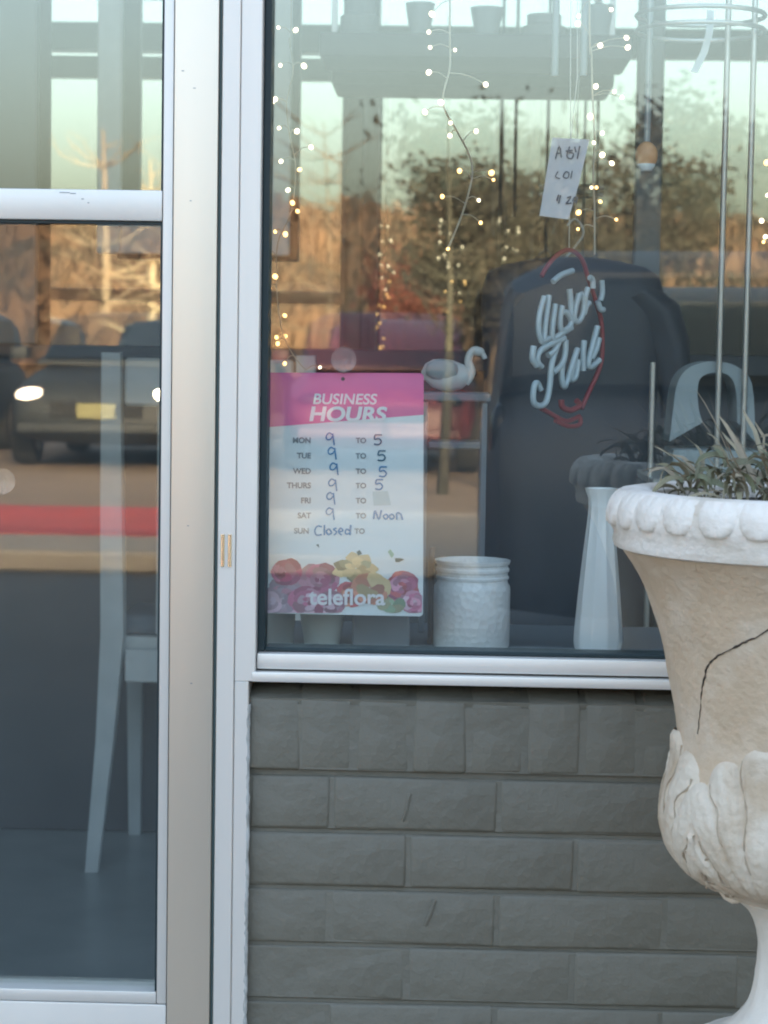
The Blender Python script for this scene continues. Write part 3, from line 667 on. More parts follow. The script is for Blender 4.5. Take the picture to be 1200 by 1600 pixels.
# ribbon label hanging from the ring
bm = bmesh.new(); pts = [(1110, 15), (1108, 50), (1100, 80), (1084, 112)]
L_ = [at(a-5, b, RY-.03) for a, b in pts]+[at(a+6, b+2, RY-.03) for a, b in pts][::-1]
f = [bm.verts.new(p) for p in L_]; g = [bm.verts.new(p+Vector((0, .0012, 0))) for p in L_]; bm.faces.new(f); bm.faces.new(g[::-1])
for i in range(len(f)): bm.faces.new((f[i], f[(i+1) % len(f)], g[(i+1) % len(f)], g[i]))
tag(meshobj('hang_tag', bm, M['paper']), 'curled white paper tag hanging from the ring of the rack', 'tag')
# amber ornament
q = at(1010, 243, .4); orn = thing('hanging_ornament', 'oval amber ornament hanging in the window right of the price tag', 'ornament', q)
bm = bmesh.new(); ico(bm, (0, 0, 0), .0155, 3, (1, .8, 1.25)); meshobj('globe', bm, M['amber'], orn, 60, shift=False)
bm = bmesh.new(); lathe(bm, [(0, -.021), (.008, -.021), (.0125, -.013), (.0122, -.0115), (0, -.012)], (0, 0, 0), 20); meshobj('base_cup', bm, M['paper'], orn, 50, shift=False)
bm = bmesh.new(); tube(bm, [(0, 0, .018), (0, 0, .9)], .0005, 5); meshobj('cord', bm, M['steel'], orn, shift=False)

# ------------------------------------------------------------------ swan, arched planter, chair
# swan planter on a dark box
SYw = .36; s = F/(SYw+2.6); zsw = Z(612, SYw, 700)
x0, x1 = X(655, SYw, 650), X(765, SYw, 650)
st = thing('display_stand', 'dark display stand carrying the white swan beside the hours sign', 'stand', ((x0+x1)/2, SYw, zl))
zsh = Z(688, SYw, 700)
bx('top_board', x0, x1, SYw-.055, SYw+.055, zsw-.012, zsw-.0005, M['grey_box'], st, .002)
for a in (x0+.004, x1-.012):
    for b in (SYw-.05, SYw+.042): bx('leg', a, a+.008, b, b+.008, zl+.0005, zsw-.0125, M['grey_box'], st, .001)
bx('lower_board', x0+.0125, x1-.0125, SYw-.05, SYw+.05, zsh-.01, zsh, M['grey_box'], st, .002)
sw = thing('swan_planter', 'small white ceramic swan on the dark stand beside the hours sign', 'figurine', (X(700, SYw, 600), SYw, zsw))
u = 1/s
bm = bmesh.new()
prof = [(-42, 26, 4), (-36, 30, 10), (-24, 28, 17), (-8, 25, 20), (8, 24, 19), (22, 24, 15), (32, 26, 9), (36, 27, 3)]
rings = []
for xx, zz, rr_ in prof: rings.append([(xx*u, math.cos(t*math.pi/8)*rr_*1.15*u, max(.0004, zz*u+math.sin(t*math.pi/8)*rr_*1.3*u)) for t in range(16)])
loft(bm, rings); meshobj('body', bm, M['white_paint'], sw, 60, shift=False)
bm = bmesh.new(); tube(bm, smoothline([(26*u, 0, 14*u), (36*u, 0, 30*u), (31*u, 0, 48*u), (36*u, 0, 63*u), (45*u, 0, 66*u), (54*u, 0, 58*u), (57*u, 0, 52*u)], 5), 7.5*u, 10, taper=.5); meshobj('neck', bm, M['white_paint'], sw, 60, shift=False)
bm = bmesh.new(); ico(bm, (47*u, 0, 63*u), 8*u, 2, (1.2, .85, .9)); meshobj('head', bm, M['white_paint'], sw, 60, shift=False)
for sy in (-1, 1):
    bm = bmesh.new(); ico(bm, (-10*u, sy*19*u, 34*u), 20*u, 2, (1.35, .3, .85)); meshobj('wing', bm, M['grey_pot'], sw, 60, shift=False)

# arched white basket on the rack shelf
AY = RY+.02
ab = thing('arched_basket', 'pale arched basket with a dark opening on the rack behind the urn', 'basket', at(1095, 742, AY))
out = [(1046, 690), (1052, 640), (1058, 600), (1072, 578), (1095, 567), (1120, 565), (1150, 572), (1175, 600), (1180, 690)]
inn = [(1098, 660), (1092, 640), (1090, 610), (1094, 592), (1106, 584), (1122, 582), (1140, 588), (1150, 610), (1152, 660)]
bm = bmesh.new()
oo = smoothline([at(a, b, AY-.03) for a, b in out], 4); ii = smoothline([at(a, b, AY-.03) for a, b in inn], 4); D_ = Vector((0, .10, 0))
vo = [bm.verts.new(p) for p in oo]; vi = [bm.verts.new(p) for p in ii]; vo2 = [bm.verts.new(p+D_) for p in oo]; vi2 = [bm.verts.new(p+D_) for p in ii]
for i in range(len(oo)-1):
    for a, b in ((vo, vi), (vi, vi2), (vi2, vo2), (vo2, vo)): bm.faces.new((a[i], a[i+1], b[i+1], b[i]))
for i in (0, len(oo)-1): bm.faces.new((vo[i], vi[i], vi2[i], vo2[i]))
meshobj('arch', bm, M['grey_pot'], ab, 40)
p0, p1 = at(1046, 712, AY), at(1185, 740, AY); bx('tray', p0.x, p1.x, AY-.04, AY+.09, zs+.0005, at(1046, 700, AY).z, M['grey_pot'], ab, .006, 2, 40)

# white chair inside the door
chx, chy = X(185, 1.9, 1000), 1.9
ch = thing('white_chair', 'white painted wooden chair standing inside the glass door', 'chair', (chx, chy, .0045))
zc_ = .0045
def leg(x, y, pts, parent=ch, wdt=.032, name='leg'):
    bm = bmesh.new(); rings = []
    for dx, dy, z, k in pts:
        h = wdt*k/2; rings.append([(x+dx-h, y+dy-h, z), (x+dx+h, y+dy-h, z), (x+dx+h, y+dy+h, z), (x+dx-h, y+dy+h, z)])
    loft(bm, rings); return meshobj(name, bm, M['white_paint'], parent, 30)
sx0, sx1 = X(178, 1.9, 900), X(178, 1.9, 900)+.40
leg(sx0, 1.9, [(X(150, 1.9, 1380)-sx0, -.05, zc_, .85), (-.012, -.02, .28, 1.15), (0, 0, .5, 1.5), (-.004, .0, .8, 1.4), (-.002, -.03, 1.09, 1.2)])
leg(sx1, 1.9, [(.03, -.05, zc_, .85), (.012, -.02, .28, 1.15), (0, 0, .5, 1.5), (0, .0, .8, 1.4), (0, -.03, 1.09, 1.2)])
leg(sx0+.005, 2.185, [(0.0, .02, zc_, .8), (0, 0, .46, 1.1)]); leg(sx1-.005, 2.185, [(0, .02, zc_, .8), (0, 0, .46, 1.1)])
bx('seat', sx0-.02, sx1+.02, 1.925, 2.205, .462, .492, M['white_paint'], ch, .006, 2, 40)
bx('apron', sx0+.026, sx1-.026, 1.885, 1.91, .40, .47, M['white_paint'], ch, .003)
bx('top_rail', sx0+.025, sx1-.025, 1.862, 1.885, .98, 1.08, M['white_paint'], ch, .006)
for k in range(3): bx('back_slat', sx0+.09+k*.09, sx0+.12+k*.09, 1.89, 1.902, .5, .985, M['white_paint'], ch, .003)
# cushion on seat
bm = bmesh.new(); box(bm, sx0+.0, sx1-.0, 1.94, 2.19, .4925, .535, .018, 3); tag(meshobj('seat_cushion', bm, M['grey_box'], smooth=60), 'grey cushion on the seat of the white chair', 'cushion')
# white panelled door leaf standing open inside
xl, xr = X(152, 2.0, 150), X(262, 2.0, 150)
dl = thing('hanging_window_frame', 'old white window frame hung as decoration behind the upper door glass', 'window frame', (xl, 2.0, 1.3))
bx('stile', xl, xl+.05, 2.0, 2.035, 1.3, 2.0, M['white_paint'], dl, .003); bx('stile', xr+.2, xr+.26, 2.0, 2.035, 1.3, 2.0, M['white_paint'], dl, .003)
bx('rail', xl+.0505, xr+.1995, 2.0, 2.035, 1.88, 2.0, M['white_paint'], dl, .003); bx('rail', xl+.0505, xr+.1995, 2.0, 2.035, 1.3, 1.38, M['white_paint'], dl, .003)
bx('glazing_bar', (xl+xr)/2+.1, (xl+xr)/2+.122, 2.004, 2.03, 1.3805, 1.8795, M['white_paint'], dl, .002)
for a in (xl+.025, xr+.23):
    bm = bmesh.new(); tube(bm, [(a, 2.017, 1.998), (a, 2.017, TOPZ-.045)], .0015, 5); meshobj('hanging_wire', bm, M['steel'], dl)

# ------------------------------------------------------------------ the urn
UY = -.31; UX = X(1272, UY, 1000); us = F/(UY+2.6); zref = at(1272, 765, UY).z
def uz(py): return at(1272, py, UY).z
def ur(px): return (1272-px)/us
urn = thing('stone_urn', 'weathered pale stone urn with scalloped rim standing before the brick wall', 'urn', (UX, UY, 0))
zrt = uz(770)
# body skin: colour runs from pale rim to tan body, pale carved bowl
def urn_mat(name, c1, c2, c3):
    m = mat(name, c1, .9, col2=c2, nscale=7, bump=.8, bscale=110, lo=.38, hi=.66, bdist=.003)
    n = m.node_tree.nodes; l = m.node_tree.links
    t = n.new('ShaderNodeTexNoise'); t.inputs['Scale'].default_value = 16; t.inputs['Detail'].default_value = 6; tc = n.new('ShaderNodeTexCoord')
    r = n.new('ShaderNodeValToRGB'); r.color_ramp.elements[0].position = .46; r.color_ramp.elements[1].position = .66; r.color_ramp.elements[0].color = (0, 0, 0, 1)
    mx = n.new('ShaderNodeMix'); mx.data_type = 'RGBA'; ramp = [k for k in n if k.type == 'VALTORGB' and k != r][0]
    l.new(tc.outputs['Object'], t.inputs[0]); l.new(t.outputs[0], r.inputs[0]); l.new(r.outputs[0], mx.inputs[0]); l.new(ramp.outputs[0], mx.inputs[6]); mx.inputs[7].default_value = (*c3, 1)
    l.new(mx.outputs[2], n['Principled BSDF'].inputs['Base Color']); return m
M['urn_tan'] = urn_mat('tan_stained_stone', (.67, .52, .37), (.60, .46, .32), (.70, .575, .44))
M['urn_pale'] = urn_mat('pale_carved_stone', (.70, .60, .475), (.77, .68, .56), (.55, .43, .305))
M['urn_rim'] = urn_mat('whitewashed_stone', (.84, .775, .69), (.89, .83, .75), (.66, .585, .49))
prof = [(1178, 1398), (1160, 1396), (1122, 1379), (1085, 1359), (1060, 1328), (1048, 1296), (1046, 1270), (1050, 1236), (1058, 1205), (1062, 1175), (1061, 1140), (1056, 1105), (1047, 1060), (1036, 1010), (1022, 965), (1005, 920), (985, 885), (966, 858)]
prof = smoothline([Vector((a, b, 0)) for a, b in prof], 4)
P2 = [(ur(p.x), uz(p.y)) for p in prof]
def rough_(a, z): return .0012*noise.noise(Vector((math.cos(a)*6, math.sin(a)*6, z*22)))+.0006*noise.noise(Vector((math.cos(a)*30, math.sin(a)*30, z*110)))
bm = bmesh.new(); lathe(bm, P2+[(P2[-1][0]-.02, P2[-1][1]+.0), (ur(1020), uz(800)), (ur(1020), uz(815)), (ur(1100), uz(1000)), (0, uz(1000))], (UX, UY, 0), 160, rough_)
meshobj('body', bm, M['urn_tan'], urn, 50)
# rim: flat band with a roll and hanging scallops
bm = bmesh.new()
RIMP = [(ur(970), uz(862)), (ur(958), uz(858)), (ur(955), uz(848)), (ur(957), uz(836)), (ur(951), uz(826)), (ur(948), uz(808)), (ur(950), uz(792)), (ur(956), uz(778)), (ur(966), uz(770)), (ur(985), uz(767)), (ur(1005), uz(769)), (ur(1018), uz(776)), (ur(1022), uz(800)), (ur(1022), uz(815))]
def band_r(z):
    for (r0, z0), (r1, z1) in zip(RIMP[:10], RIMP[1:10]):
        if min(z0, z1) <= z <= max(z0, z1): return r0+(r1-r0)*(z-z0)/(z1-z0+1e-12)
    return ur(985)
lathe(bm, RIMP, (UX, UY, 0), 120, rough_)
meshobj('rim', bm, M['urn_rim'], urn, 50)
NS = 30
bm = bmesh.new(); nu, nv = 12, 10; vs = []
for j in range(nv+1):
    row = []
    for i in range(nu+1):
        u_ = i/nu*2-1; v_ = j/nv      # v 0 top, 1 bottom of the petal
        half = max(.04, math.sqrt(max(0, 1-max(0, (v_-.42)/.58)**2))); ang = u_*half*math.pi/NS*.97
        bulge = .0062*(max(0, 1-u_*u_))**.35*(.45+.55*v_)*(1 if j < nv else .2)-.0012*max(0, 1-abs(u_)*5)*(v_ < .8)
        z = uz(770+v_*57); rr0 = band_r(z)+bulge-.0012
        if j == nv: rr0 -= .004
        row.append(bm.verts.new((rr0*math.cos(ang), rr0*math.sin(ang), z)))
    vs.append(row)
for j in range(nv):
    for i in range(nu):
        try: bm.faces.new((vs[j][i], vs[j][i+1], vs[j+1][i+1], vs[j+1][i]))
        except ValueError: pass
bmesh.ops.remove_doubles(bm, verts=bm.verts[:], dist=1e-6)
me = bpy.data.meshes.new('rim_petal'); bmesh.ops.recalc_face_normals(bm, faces=bm.faces[:]); bm.to_mesh(me); bm.free(); me.materials.append(M['urn_rim'])
for p in me.polygons: p.use_smooth = True
for k in range(NS):
    o = bpy.data.objects.new('rim_petal', me); link(o, urn); o.rotation_euler = (0, 0, 2*math.pi*k/NS+.10)
# acanthus leaves on the bowl
zb0, zb1 = uz(1394), uz(1150)
def rad_at(z):
    for (r0, z0), (r1, z1) in zip(P2, P2[1:]):
        if z0 <= z <= z1 or z1 <= z <= z0: return r0+(r1-r0)*((z-z0)/(z1-z0) if abs(z1-z0) > 1e-9 else 0)
    return P2[0][0]
arc = [0.0]
for (r0, z0), (r1, z1) in zip(P2, P2[1:]): arc.append(arc[-1]+math.hypot(r1-r0, z1-z0))
def on_prof(t):
    for i in range(len(arc)-1):
        if arc[i] <= t <= arc[i+1]:
            k = (t-arc[i])/(arc[i+1]-arc[i]+1e-12); r = P2[i][0]+(P2[i+1][0]-P2[i][0])*k; z = P2[i][1]+(P2[i+1][1]-P2[i][1])*k
            dr, dz = P2[i+1][0]-P2[i][0], P2[i+1][1]-P2[i][1]; q = math.hypot(dr, dz)+1e-12; return r, z, dz/q, -dr/q
    return P2[-1][0], P2[-1][1], 1, 0
tmax = next(arc[i] for i in range(len(arc)) if P2[i][1] >= zb1)
LOB = [0, 13, 26, 39, 53, 68, 82]; LEN = [1.0, .94, .88, .80, .72, .63, .52]
def leaf_h(sx, t):
    """relief height of the carved leaf at side offset sx and arc height t (metres)"""
    T = tmax*.985; dx = sx/(T*.95); dy = (t-.012)/T
    if dy < .0: dy = 0.0
    rho = math.hypot(dx, dy); al = abs(math.degrees(math.atan2(dx, dy)))*(1+.28*(.62-rho))
    if al > 89: return -.004
    Lm = 0; ph = 0
    for i, (a_, l_) in enumerate(zip(LOB, LEN)):
        d = abs(al-a_)/7.0; q = l_*(1-.05*d*d)
        if q > Lm: Lm = q; ph = d
    edge = (Lm-rho)/Lm
    if edge < 0: return -.004
    e = min(1, edge/.10); h = .0052+.0014*(1-min(1, ph)**2)
    h *= (.55+.45*min(1, rho*2.2)); vein = .0021*max(0, min(1, ph)-.72)/.28*min(1, rho*2.2)+max(0, 1-abs(ph)*5)*.0008+max(0, 1-abs(ph-.45)*9)*.0004+max(0, 1-abs(ph-.62)*9)*.0008
    curl = .011*max(0, (rho/Lm-.86)/.14)**2*max(0, 1-ph*.8) if al < 10 else .004*max(0, (rho/Lm-.75)/.25)**2*(1-ph)
    return -.004+(h+.004-vein)*math.sqrt(e)+curl*min(1, e*2)
for k in range(6):
    ph0 = math.radians(-90-28+60*k)
    bm = bmesh.new(); nu, nv = 84, 110; g = []
    for j in range(nv+1):
        t = tmax*1.02*j/nv; r, z, nr, nz = on_prof(t); row = []
        for i in range(nu+1):
            da = (i/nu*2-1)*R(31.5); sx = da*max(r, .115)
            h = leaf_h(sx, t)+.0006*noise.noise(Vector((sx*150, t*150, k*7)))+.0009*noise.noise(Vector((sx*45, t*45, k*9)))
            a = ph0+da; row.append(bm.verts.new((UX+(r+h*nr)*math.cos(a), UY+(r+h*nr)*math.sin(a), z+h*nz)))
        g.append(row)
    for j in range(nv):
        for i in range(nu): bm.faces.new((g[j][i], g[j][i+1], g[j+1][i+1], g[j+1][i]))
    meshobj('acanthus_leaf', bm, M['urn_pale'], urn, 180)
# dirt lodged in the carved lines of each leaf
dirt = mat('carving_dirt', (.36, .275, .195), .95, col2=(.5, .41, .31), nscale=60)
def leaf_pt(k, al, q):
    T = tmax*.985; a_ = R(al); sx = math.sin(a_)*q*T*.95; t = .012+math.cos(a_)*q*T
    r, z, nr, nz = on_prof(min(t, tmax*1.01)); da = sx/max(r, .115); h = leaf_h(sx, t)-.0002; a = math.radians(-90-28+60*k)+da
    return Vector((UX+(r+h*nr)*math.cos(a), UY+(r+h*nr)*math.sin(a), z+h*nz))
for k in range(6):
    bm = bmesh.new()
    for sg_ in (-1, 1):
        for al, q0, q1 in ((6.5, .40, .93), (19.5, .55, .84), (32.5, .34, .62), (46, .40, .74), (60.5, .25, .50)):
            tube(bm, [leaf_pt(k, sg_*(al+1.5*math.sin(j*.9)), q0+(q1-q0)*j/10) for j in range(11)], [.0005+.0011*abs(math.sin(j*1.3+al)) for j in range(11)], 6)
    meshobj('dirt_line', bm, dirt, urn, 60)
# scroll bosses between leaves at the foot of the bowl
for k in range(6):
    a = math.radians(-90+2+60*k); r = ur(1150); bm = bmesh.new(); pts = []
    for q in range(26):
        th = q*.42; rr_ = .030*(1-q/30); pts.append((UX+(r+.020-.006*q/26)*math.cos(a)+rr_*math.cos(th)*-math.sin(a), UY+(r+.020-.006*q/26)*math.sin(a)+rr_*math.cos(th)*math.cos(a), uz(1362)+rr_*math.sin(th)))
    tube(bm, pts, .0055, 8, taper=.7); meshobj('scroll', bm, M['urn_pale'], urn, 60)
# stem and foot
fp = [(1160, 1394), (1158, 1402), (1166, 1410), (1182, 1424), (1192, 1444), (1198, 1470), (1199, 1496), (1196, 1520), (1192, 1548), (1183, 1574), (1164, 1598), (1134, 1622), (1104, 1634), (1098, 1640), (1098, 1699)]
bm = bmesh.new(); q = smoothline([Vector((a, b, 0)) for a, b in fp], 3); lathe(bm, [(ur(p.x), uz(p.y)) for p in q]+[(0, uz(1699))], (UX, UY, 0), 90, rough_); meshobj('stem', bm, M['concrete'], urn, 50)
zq = uz(1700)
bx('plinth', UX-.12, UX+.12, UY-.12, UY+.12, .0005, zq, M['concrete'], urn, .008, 2, 40)
# crack: a dark jagged seam let into the skin
def on_urn(px, py):
    d = (fw*F+rt*(px-600)+up*(800-py)).normalized(); lo = None
    t = 1.6
    while t < 2.6:
        p = CAM+d*t; z = p.z
        if P2[0][1] < z < P2[-1][1] and math.hypot(p.x-UX, p.y-UY) < rad_at(z)+.0006: return p
        t += .0006
    return CAM+d*2.1
bm = bmesh.new(); cr = [(1215, 978), (1200, 986), (1180, 996), (1165, 1003), (1150, 1010), (1132, 1020), (1118, 1028), (1107, 1036), (1102, 1048), (1100, 1064), (1098, 1080), (1096, 1096), (1094, 1112), (1092, 1130), (1091, 1148)]
random.seed(2); cr = [(a+random.uniform(-1.2, 1.2), b+random.uniform(-1.2, 1.2)) for a, b in cr]
random.seed(8); cr = [(Vector((a, b, 0))) for a, b in cr]; cr = [(p.x+random.uniform(-.9, .9), p.y+random.uniform(-.9, .9)) for p in smoothline(cr, 3)]
tube(bm, [on_urn(a, b) for a, b in cr], [max(.0004, (.0015-.001*i/len(cr))*random.uniform(.45, 1.35)) for i in range(len(cr))], 6); meshobj('crack', bm, mat('crack_dirt', (.05, .038, .028), .95), urn, 60)
# soil and wilted plant
bm = bmesh.new(); lathe(bm, [(0, uz(786)), (ur(1120), uz(788)), (ur(1022)-.001, uz(794))], (UX, UY, 0), 60, lambda a, z: .002*math.sin(a*9)); k = meshobj('soil', bm, M['soil'], urn, 60)
random.seed(31)
wp = thing('wilted_plant', 'wilted grey green bedding plant filling the top of the stone urn', 'plant', (UX, UY, uz(790)))
def blade(L, wd, curl, twist, mtl, seed):
    random.seed(seed); bm = bmesh.new(); n = 7; a = []; p = Vector((0, 0, 0)); th = random.uniform(1.0, 1.5); tw = random.uniform(-.4, .4)
    for i in range(n+1):
        t = i/n; w_ = wd*(.45+.55*math.sin(math.pi*t**.8))*(1 if i < n else .15)*.5
        side = Vector((0, math.cos(tw), math.sin(tw)))
        a.append((bm.verts.new(p-side*w_), bm.verts.new(p+Vector((0, 0, -w_*.35))), bm.verts.new(p+side*w_)))
        p = p+Vector((math.cos(th), random.uniform(-.25, .25), math.sin(th)))*L/n; th -= curl/n*random.uniform(.5, 1.5); tw += twist/n
    for q, r_ in zip(a, a[1:]):
        bm.faces.new((q[0], q[1], r_[1], r_[0])); bm.faces.new((q[1], q[2], r_[2], r_[1]))
    me = bpy.data.meshes.new('leaf'); bm.to_mesh(me); bm.free(); me.materials.append(mtl)
    for q in me.polygons: q.use_smooth = True
    return me
bl = [blade(random.uniform(.035, .075), random.uniform(.0045, .0085), random.uniform(1.2, 3.6), random.uniform(-2, 2), M['dry%d' % (i % 5)], 100+i) for i in range(15)]
tall = [blade(random.uniform(.11, .155), random.uniform(.004, .008), random.uniform(.2, 1.0), random.uniform(-1, 1), M['dry%d' % (1 if i % 2 else 3)], 200+i) for i in range(5)]
random.seed(13)
for k in range(254):
    a = random.uniform(0, 6.283); r = .150*math.sqrt(random.random()); o = bpy.data.objects.new('leaf', random.choice(bl)); link(o, wp)
    o.location = (r*math.cos(a), r*math.sin(a), random.uniform(-.002, .062)*(1.2-r/.17)); o.rotation_euler = (random.uniform(-.5, .5), random.uniform(-.6, .6), a+random.uniform(-1, 1)); o.scale = [random.uniform(.7, 1.15)]*3
for k in range(44):
    a = random.uniform(0, 6.283); r = .12*math.sqrt(random.random()); o = bpy.data.objects.new('leaf', random.choice(tall)); link(o, wp)
    o.location = (r*math.cos(a), r*math.sin(a), .0); o.rotation_euler = (random.uniform(-.35, .35), random.uniform(-.35, .45), a+random.uniform(-.6, .6)); o.scale = [random.uniform(.55, 1.0)]*3

# ------------------------------------------------------------------ the street behind the camera, seen in the glass
def car(name, label, paint, loc, rz, hatch=False, lamp=(None, None), plate=False):
    t = thing(name, label, 'car', loc, rz, None)
    L = 4.5; Wd = .90
    def ring(x, z0, z1, w, n=16, e=.55):
        out = []
        for k in range(n):
            a = 2*math.pi*k/n; c, s_ = math.cos(a), math.sin(a)
            out.append((x, w*math.copysign(abs(c)**e, c), (z0+z1)/2+(z1-z0)/2*math.copysign(abs(s_)**e, s_)))
        return out
    tail = [(-2.25, .26, .80, .72), (-2.2, .18, .98, .84), (-1.9, .15, 1.02, .89)] if hatch else [(-2.25, .35, .80, .70), (-2.2, .28, .92, .82), (-1.7, .22, .98, .88)]
    bm = bmesh.new(); loft(bm, [ring(*q) for q in tail+[(-1, .15, 1.0, .90), (.6, .15, .98, .90), (1.3, .2, .93, .88), (1.95, .22, .82, .84), (2.2, .28, .72, .76), (2.27, .36, .60, .66)]]); meshobj('body', bm, paint, t, 40, shift=False)
    gh = [(-2.2, .95, 1.0, .80), (-2.16, .95, 1.36, .77), (-1.95, .95, 1.47, .74)] if hatch else [(-1.75, .93, .97, .74), (-1.2, .95, 1.34, .66), (-.7, .95, 1.43, .63)]
    gh += [(-.2, .95, 1.49, .76), (.5, .95, 1.45, .76), (.95, .95, 1.24, .76), (1.4, .93, .97, .76)] if hatch else [(-.2, .95, 1.455, .63), (.3, .95, 1.42, .63), (.75, .95, 1.22, .68), (1.2, .93, .97, .74)]
    bm = bmesh.new(); loft(bm, [ring(x, z0, z1, w, 16, .45) for x, z0, z1, w in gh]); meshobj('roof', bm, paint, t, 40, shift=False)
    for sy in (-1, 1):
        bm = bmesh.new()
        pts = [(-1.95, .75, 1.0), (1.1, .75, 1.0), (.6, .735, 1.36), (-.2, .73, 1.39), (-1.85, .73, 1.36)] if hatch else [(-1.25, .67, 1.0), (.95, .70, 1.0), (.35, .645, 1.36), (-.2, .64, 1.39), (-.95, .66, 1.34)]
        f = [bm.verts.new((a, sy*(b+.022), c)) for a, b, c in pts]; g = [bm.verts.new((a, sy*(b-.01), c)) for a, b, c in pts]
        bm.faces.new(f); bm.faces.new(g[::-1])
        for i in range(5): bm.faces.new((f[i], f[(i+1) % 5], g[(i+1) % 5], g[i]))
        meshobj('side_window', bm, M['car_glass'], t, shift=False)
        for wx in (-1.38, 1.36):
            bm = bmesh.new(); lathe(bm, [(.2, -.1), (.31, -.1), (.325, -.06), (.325, .06), (.31, .1), (.2, .1), (.2, -.1)], (0, 0, 0), 24); bm.transform(Matrix.Translation((wx, sy*.79, .325)) @ Matrix.Rotation(R(90), 4, 'X'))
            wh = meshobj('wheel', bm, M['rubber'], t, 40, shift=False)
            bm = bmesh.new(); lathe(bm, [(0, .09), (.2, .1), (.2, -.1), (0, -.09)], (0, 0, 0), 20); bm.transform(Matrix.Translation((wx, sy*.79, .325)) @ Matrix.Rotation(R(90), 4, 'X')); meshobj('rim', bm, M['rim'], wh, 40, shift=False)
        bm = bmesh.new(); ico(bm, (2.16, sy*.60, .66), .13, 2, (.6, 1.15, .55)); meshobj('headlight', bm, lamp[0 if sy < 0 else 1] or M['chrome'], t, 60, shift=False)
        bm = bmesh.new(); ico(bm, (-2.2, sy*.68, .82), .1, 2, (.4, .8, 1.1)); meshobj('tail_light', bm, M['car_glass'], t, 60, shift=False)
        bm = bmesh.new(); box(bm, .62, .78, sy*.92, sy*1.08, .98, 1.1, .03, 2) if sy > 0 else box(bm, .62, .78, -1.08, -.92, .98, 1.1, .03, 2); meshobj('wing_mirror', bm, paint, t, 50, shift=False)
    bm = bmesh.new(); f = [bm.verts.new(v_) for v_ in ((1.17, -.66, .985), (1.17, .66, .985), (.42, .55, 1.395), (.42, -.55, 1.395))]; f2 = [bm.verts.new(v_.co+Vector((.03, 0, .02))) for v_ in f]
    bm.faces.new(f2); bm.faces.new(f[::-1])
    for i in range(4): bm.faces.new((f[i], f[(i+1) % 4], f2[(i+1) % 4], f2[i]))
    meshobj('windscreen', bm, M['car_glass'], t, shift=False)
    bm = bmesh.new(); box(bm, 2.2, 2.285, -.42, .42, .47, .62, .02); meshobj('grille', bm, M['rubber'], t, shift=False)
    bm = bmesh.new(); box(bm, 2.2, 2.31, -.72, .72, .33, .42, .03, 2); meshobj('bumper', bm, paint, t, 50, shift=False)
    if plate:
        bm = bmesh.new(); box(bm, 2.288, 2.312, -.17, .17, .47, .60); meshobj('number_plate', bm, M['plate'], t, shift=False)
    if hatch and not plate and loc[1] > -10: t.scale = (1, 1, 1.03)
    return t
car('parked_car', 'navy hatchback parked side on, mirrored in the shop window', M['navy'], (.21+2.25, -5.7, -.03), 0, True)
car('parked_car', 'charcoal car facing the shop with its headlights lit, mirrored in the door glass', M['grey_car'], (-3.05, -18.9, 0), R(90), False, (M['lamp'], M['lamp_dim']), True)
car('parked_car', 'grey car facing the shop behind the navy hatchback', M['grey_car'], (3.4, -20.6, 0), R(88), False, (M['lamp_dim'], None), False)
car('parked_car', 'charcoal car parked at the far left of the mirrored road', M['navy'], (-5.5, -19.0, 0), R(93), True, (M['car_glass'], M['car_glass']), True)

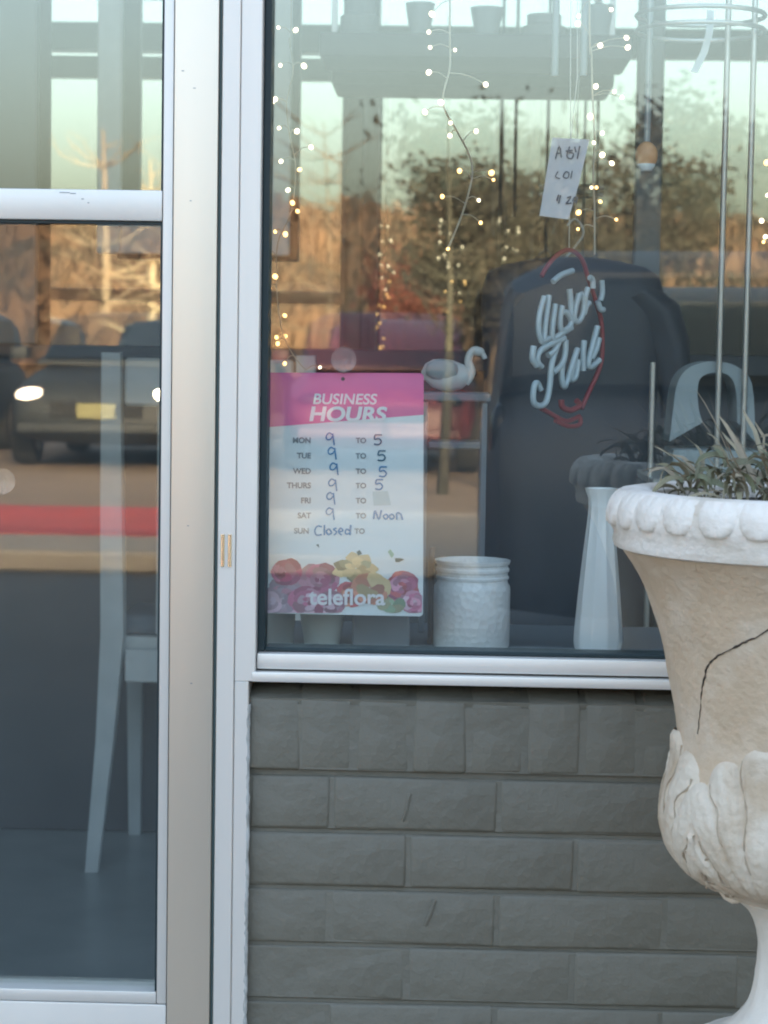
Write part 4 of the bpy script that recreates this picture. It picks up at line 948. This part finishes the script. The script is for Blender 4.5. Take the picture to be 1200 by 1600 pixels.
car('parked_car', 'maroon car facing the shop mirrored above the hours sign', M['maroon'], (-.52, -18.7, 0), R(90), True, (M['car_glass'], M['car_glass']))
def tree(name, label, x, y, h, spread, leafm, barkm, nleaf, seed, crown0=.35, ls=.10, z0=0, trunk=.09):
    random.seed(seed); t = thing(name, label, 'tree', (x, y, z0)); bm = bmesh.new(); tips = []
    top = Vector((random.uniform(-.2, .2), random.uniform(-.2, .2), h*.95)); mid = Vector((random.uniform(-.12, .12)*h*.3, 0, h*.5))
    stem = smoothline([(0, 0, -.1), mid, top], 6); tube(bm, stem, trunk, 8, taper=.15)
    for i in range(26):
        k = random.uniform(crown0, .95); b = stem[int(k*(len(stem)-1))]; a = random.uniform(0, 6.283); ln = spread*(1.15-k*.75)*random.uniform(.6, 1.15)
        e = b+Vector((math.cos(a)*ln, math.sin(a)*ln, ln*random.uniform(.1, .7))); m_ = (b+e)/2+Vector((0, 0, -.08*ln)); br = smoothline([b, m_, e], 3); tube(bm, br, trunk*.3, 5, taper=.2); tips += br[2:]
        for q in range(3):
            f = br[random.randint(2, len(br)-1)]; a2 = a+random.uniform(-1.2, 1.2); g_ = f+Vector((math.cos(a2), math.sin(a2), random.uniform(0, .9)))*ln*.4; tube(bm, [f, g_], trunk*.12, 4, taper=.3); tips.append(g_)
    meshobj('trunk', bm, barkm, t, 60, shift=False)
    if nleaf:
        bm = bmesh.new()
        for i in range(nleaf):
            c = random.choice(tips)+Vector((random.gauss(0, 1), random.gauss(0, 1), random.gauss(0, 1)))*spread*.13
            u_ = Vector((random.gauss(0, 1), random.gauss(0, 1), random.gauss(0, 1))).normalized(); v_ = u_.orthogonal().normalized(); q = ls*random.uniform(.5, 1.3)
            bm.faces.new([bm.verts.new(p) for p in (c-u_*q, c+v_*q*.45, c+u_*q, c-v_*q*.45)])
        k = meshobj('crown', bm, leafm, t, shift=False)
    return t
tree('evergreen_tree', 'dark evergreen tree mirrored in the middle of the shop window', .42, -15.2, 2.85, .95, M['evergreen'], M['bark'], 9000, 1, .5, .055)
tree('evergreen_tree', 'dark shrubby evergreen mirrored at the right of the shop window', 2.45, -18.0, 3.3, 1.2, M['evergreen'], M['bark'], 6000, 2, .3, .065)
tree('evergreen_tree', 'low dark evergreen mirrored behind the price tag', 1.15, -17.2, 2.9, 1.2, M['evergreen'], M['bark'], 11000, 4, .25, .065)
tree('bare_tree', 'leafless pale trunked tree mirrored in the door glass nearest its left edge', -4.3, -24.5, 4.0, 1.2, None, M['pale_bark'], 0, 5, .4, z0=0, trunk=.10)
tree('bare_tree', 'leafless pale trunked tree mirrored in the door glass beside the stile', -3.3, -25.5, 4.2, 1.1, None, M['pale_bark'], 0, 6, .4, z0=0, trunk=.07)
tree('bare_tree', 'leafless tree mirrored between the hours sign and the window frame', -1.6, -27.0, 4.4, 1.6, None, M['bark'], 0, 7, .3, z0=.05, trunk=.08)
tree('red_shrub', 'red leaved shrub mirrored above the hours sign', -.35, -22.5, 2.35, .62, M['red_leaf'], M['bark'], 5000, 9, .45, .055)
tree('bare_tree', 'dark twiggy tree mirrored between the two middle strands of fairy lights', .05, -14.2, 3.1, 1.0, M['evergreen'], M['evergreen'], 700, 12, .45, .04, trunk=.05)
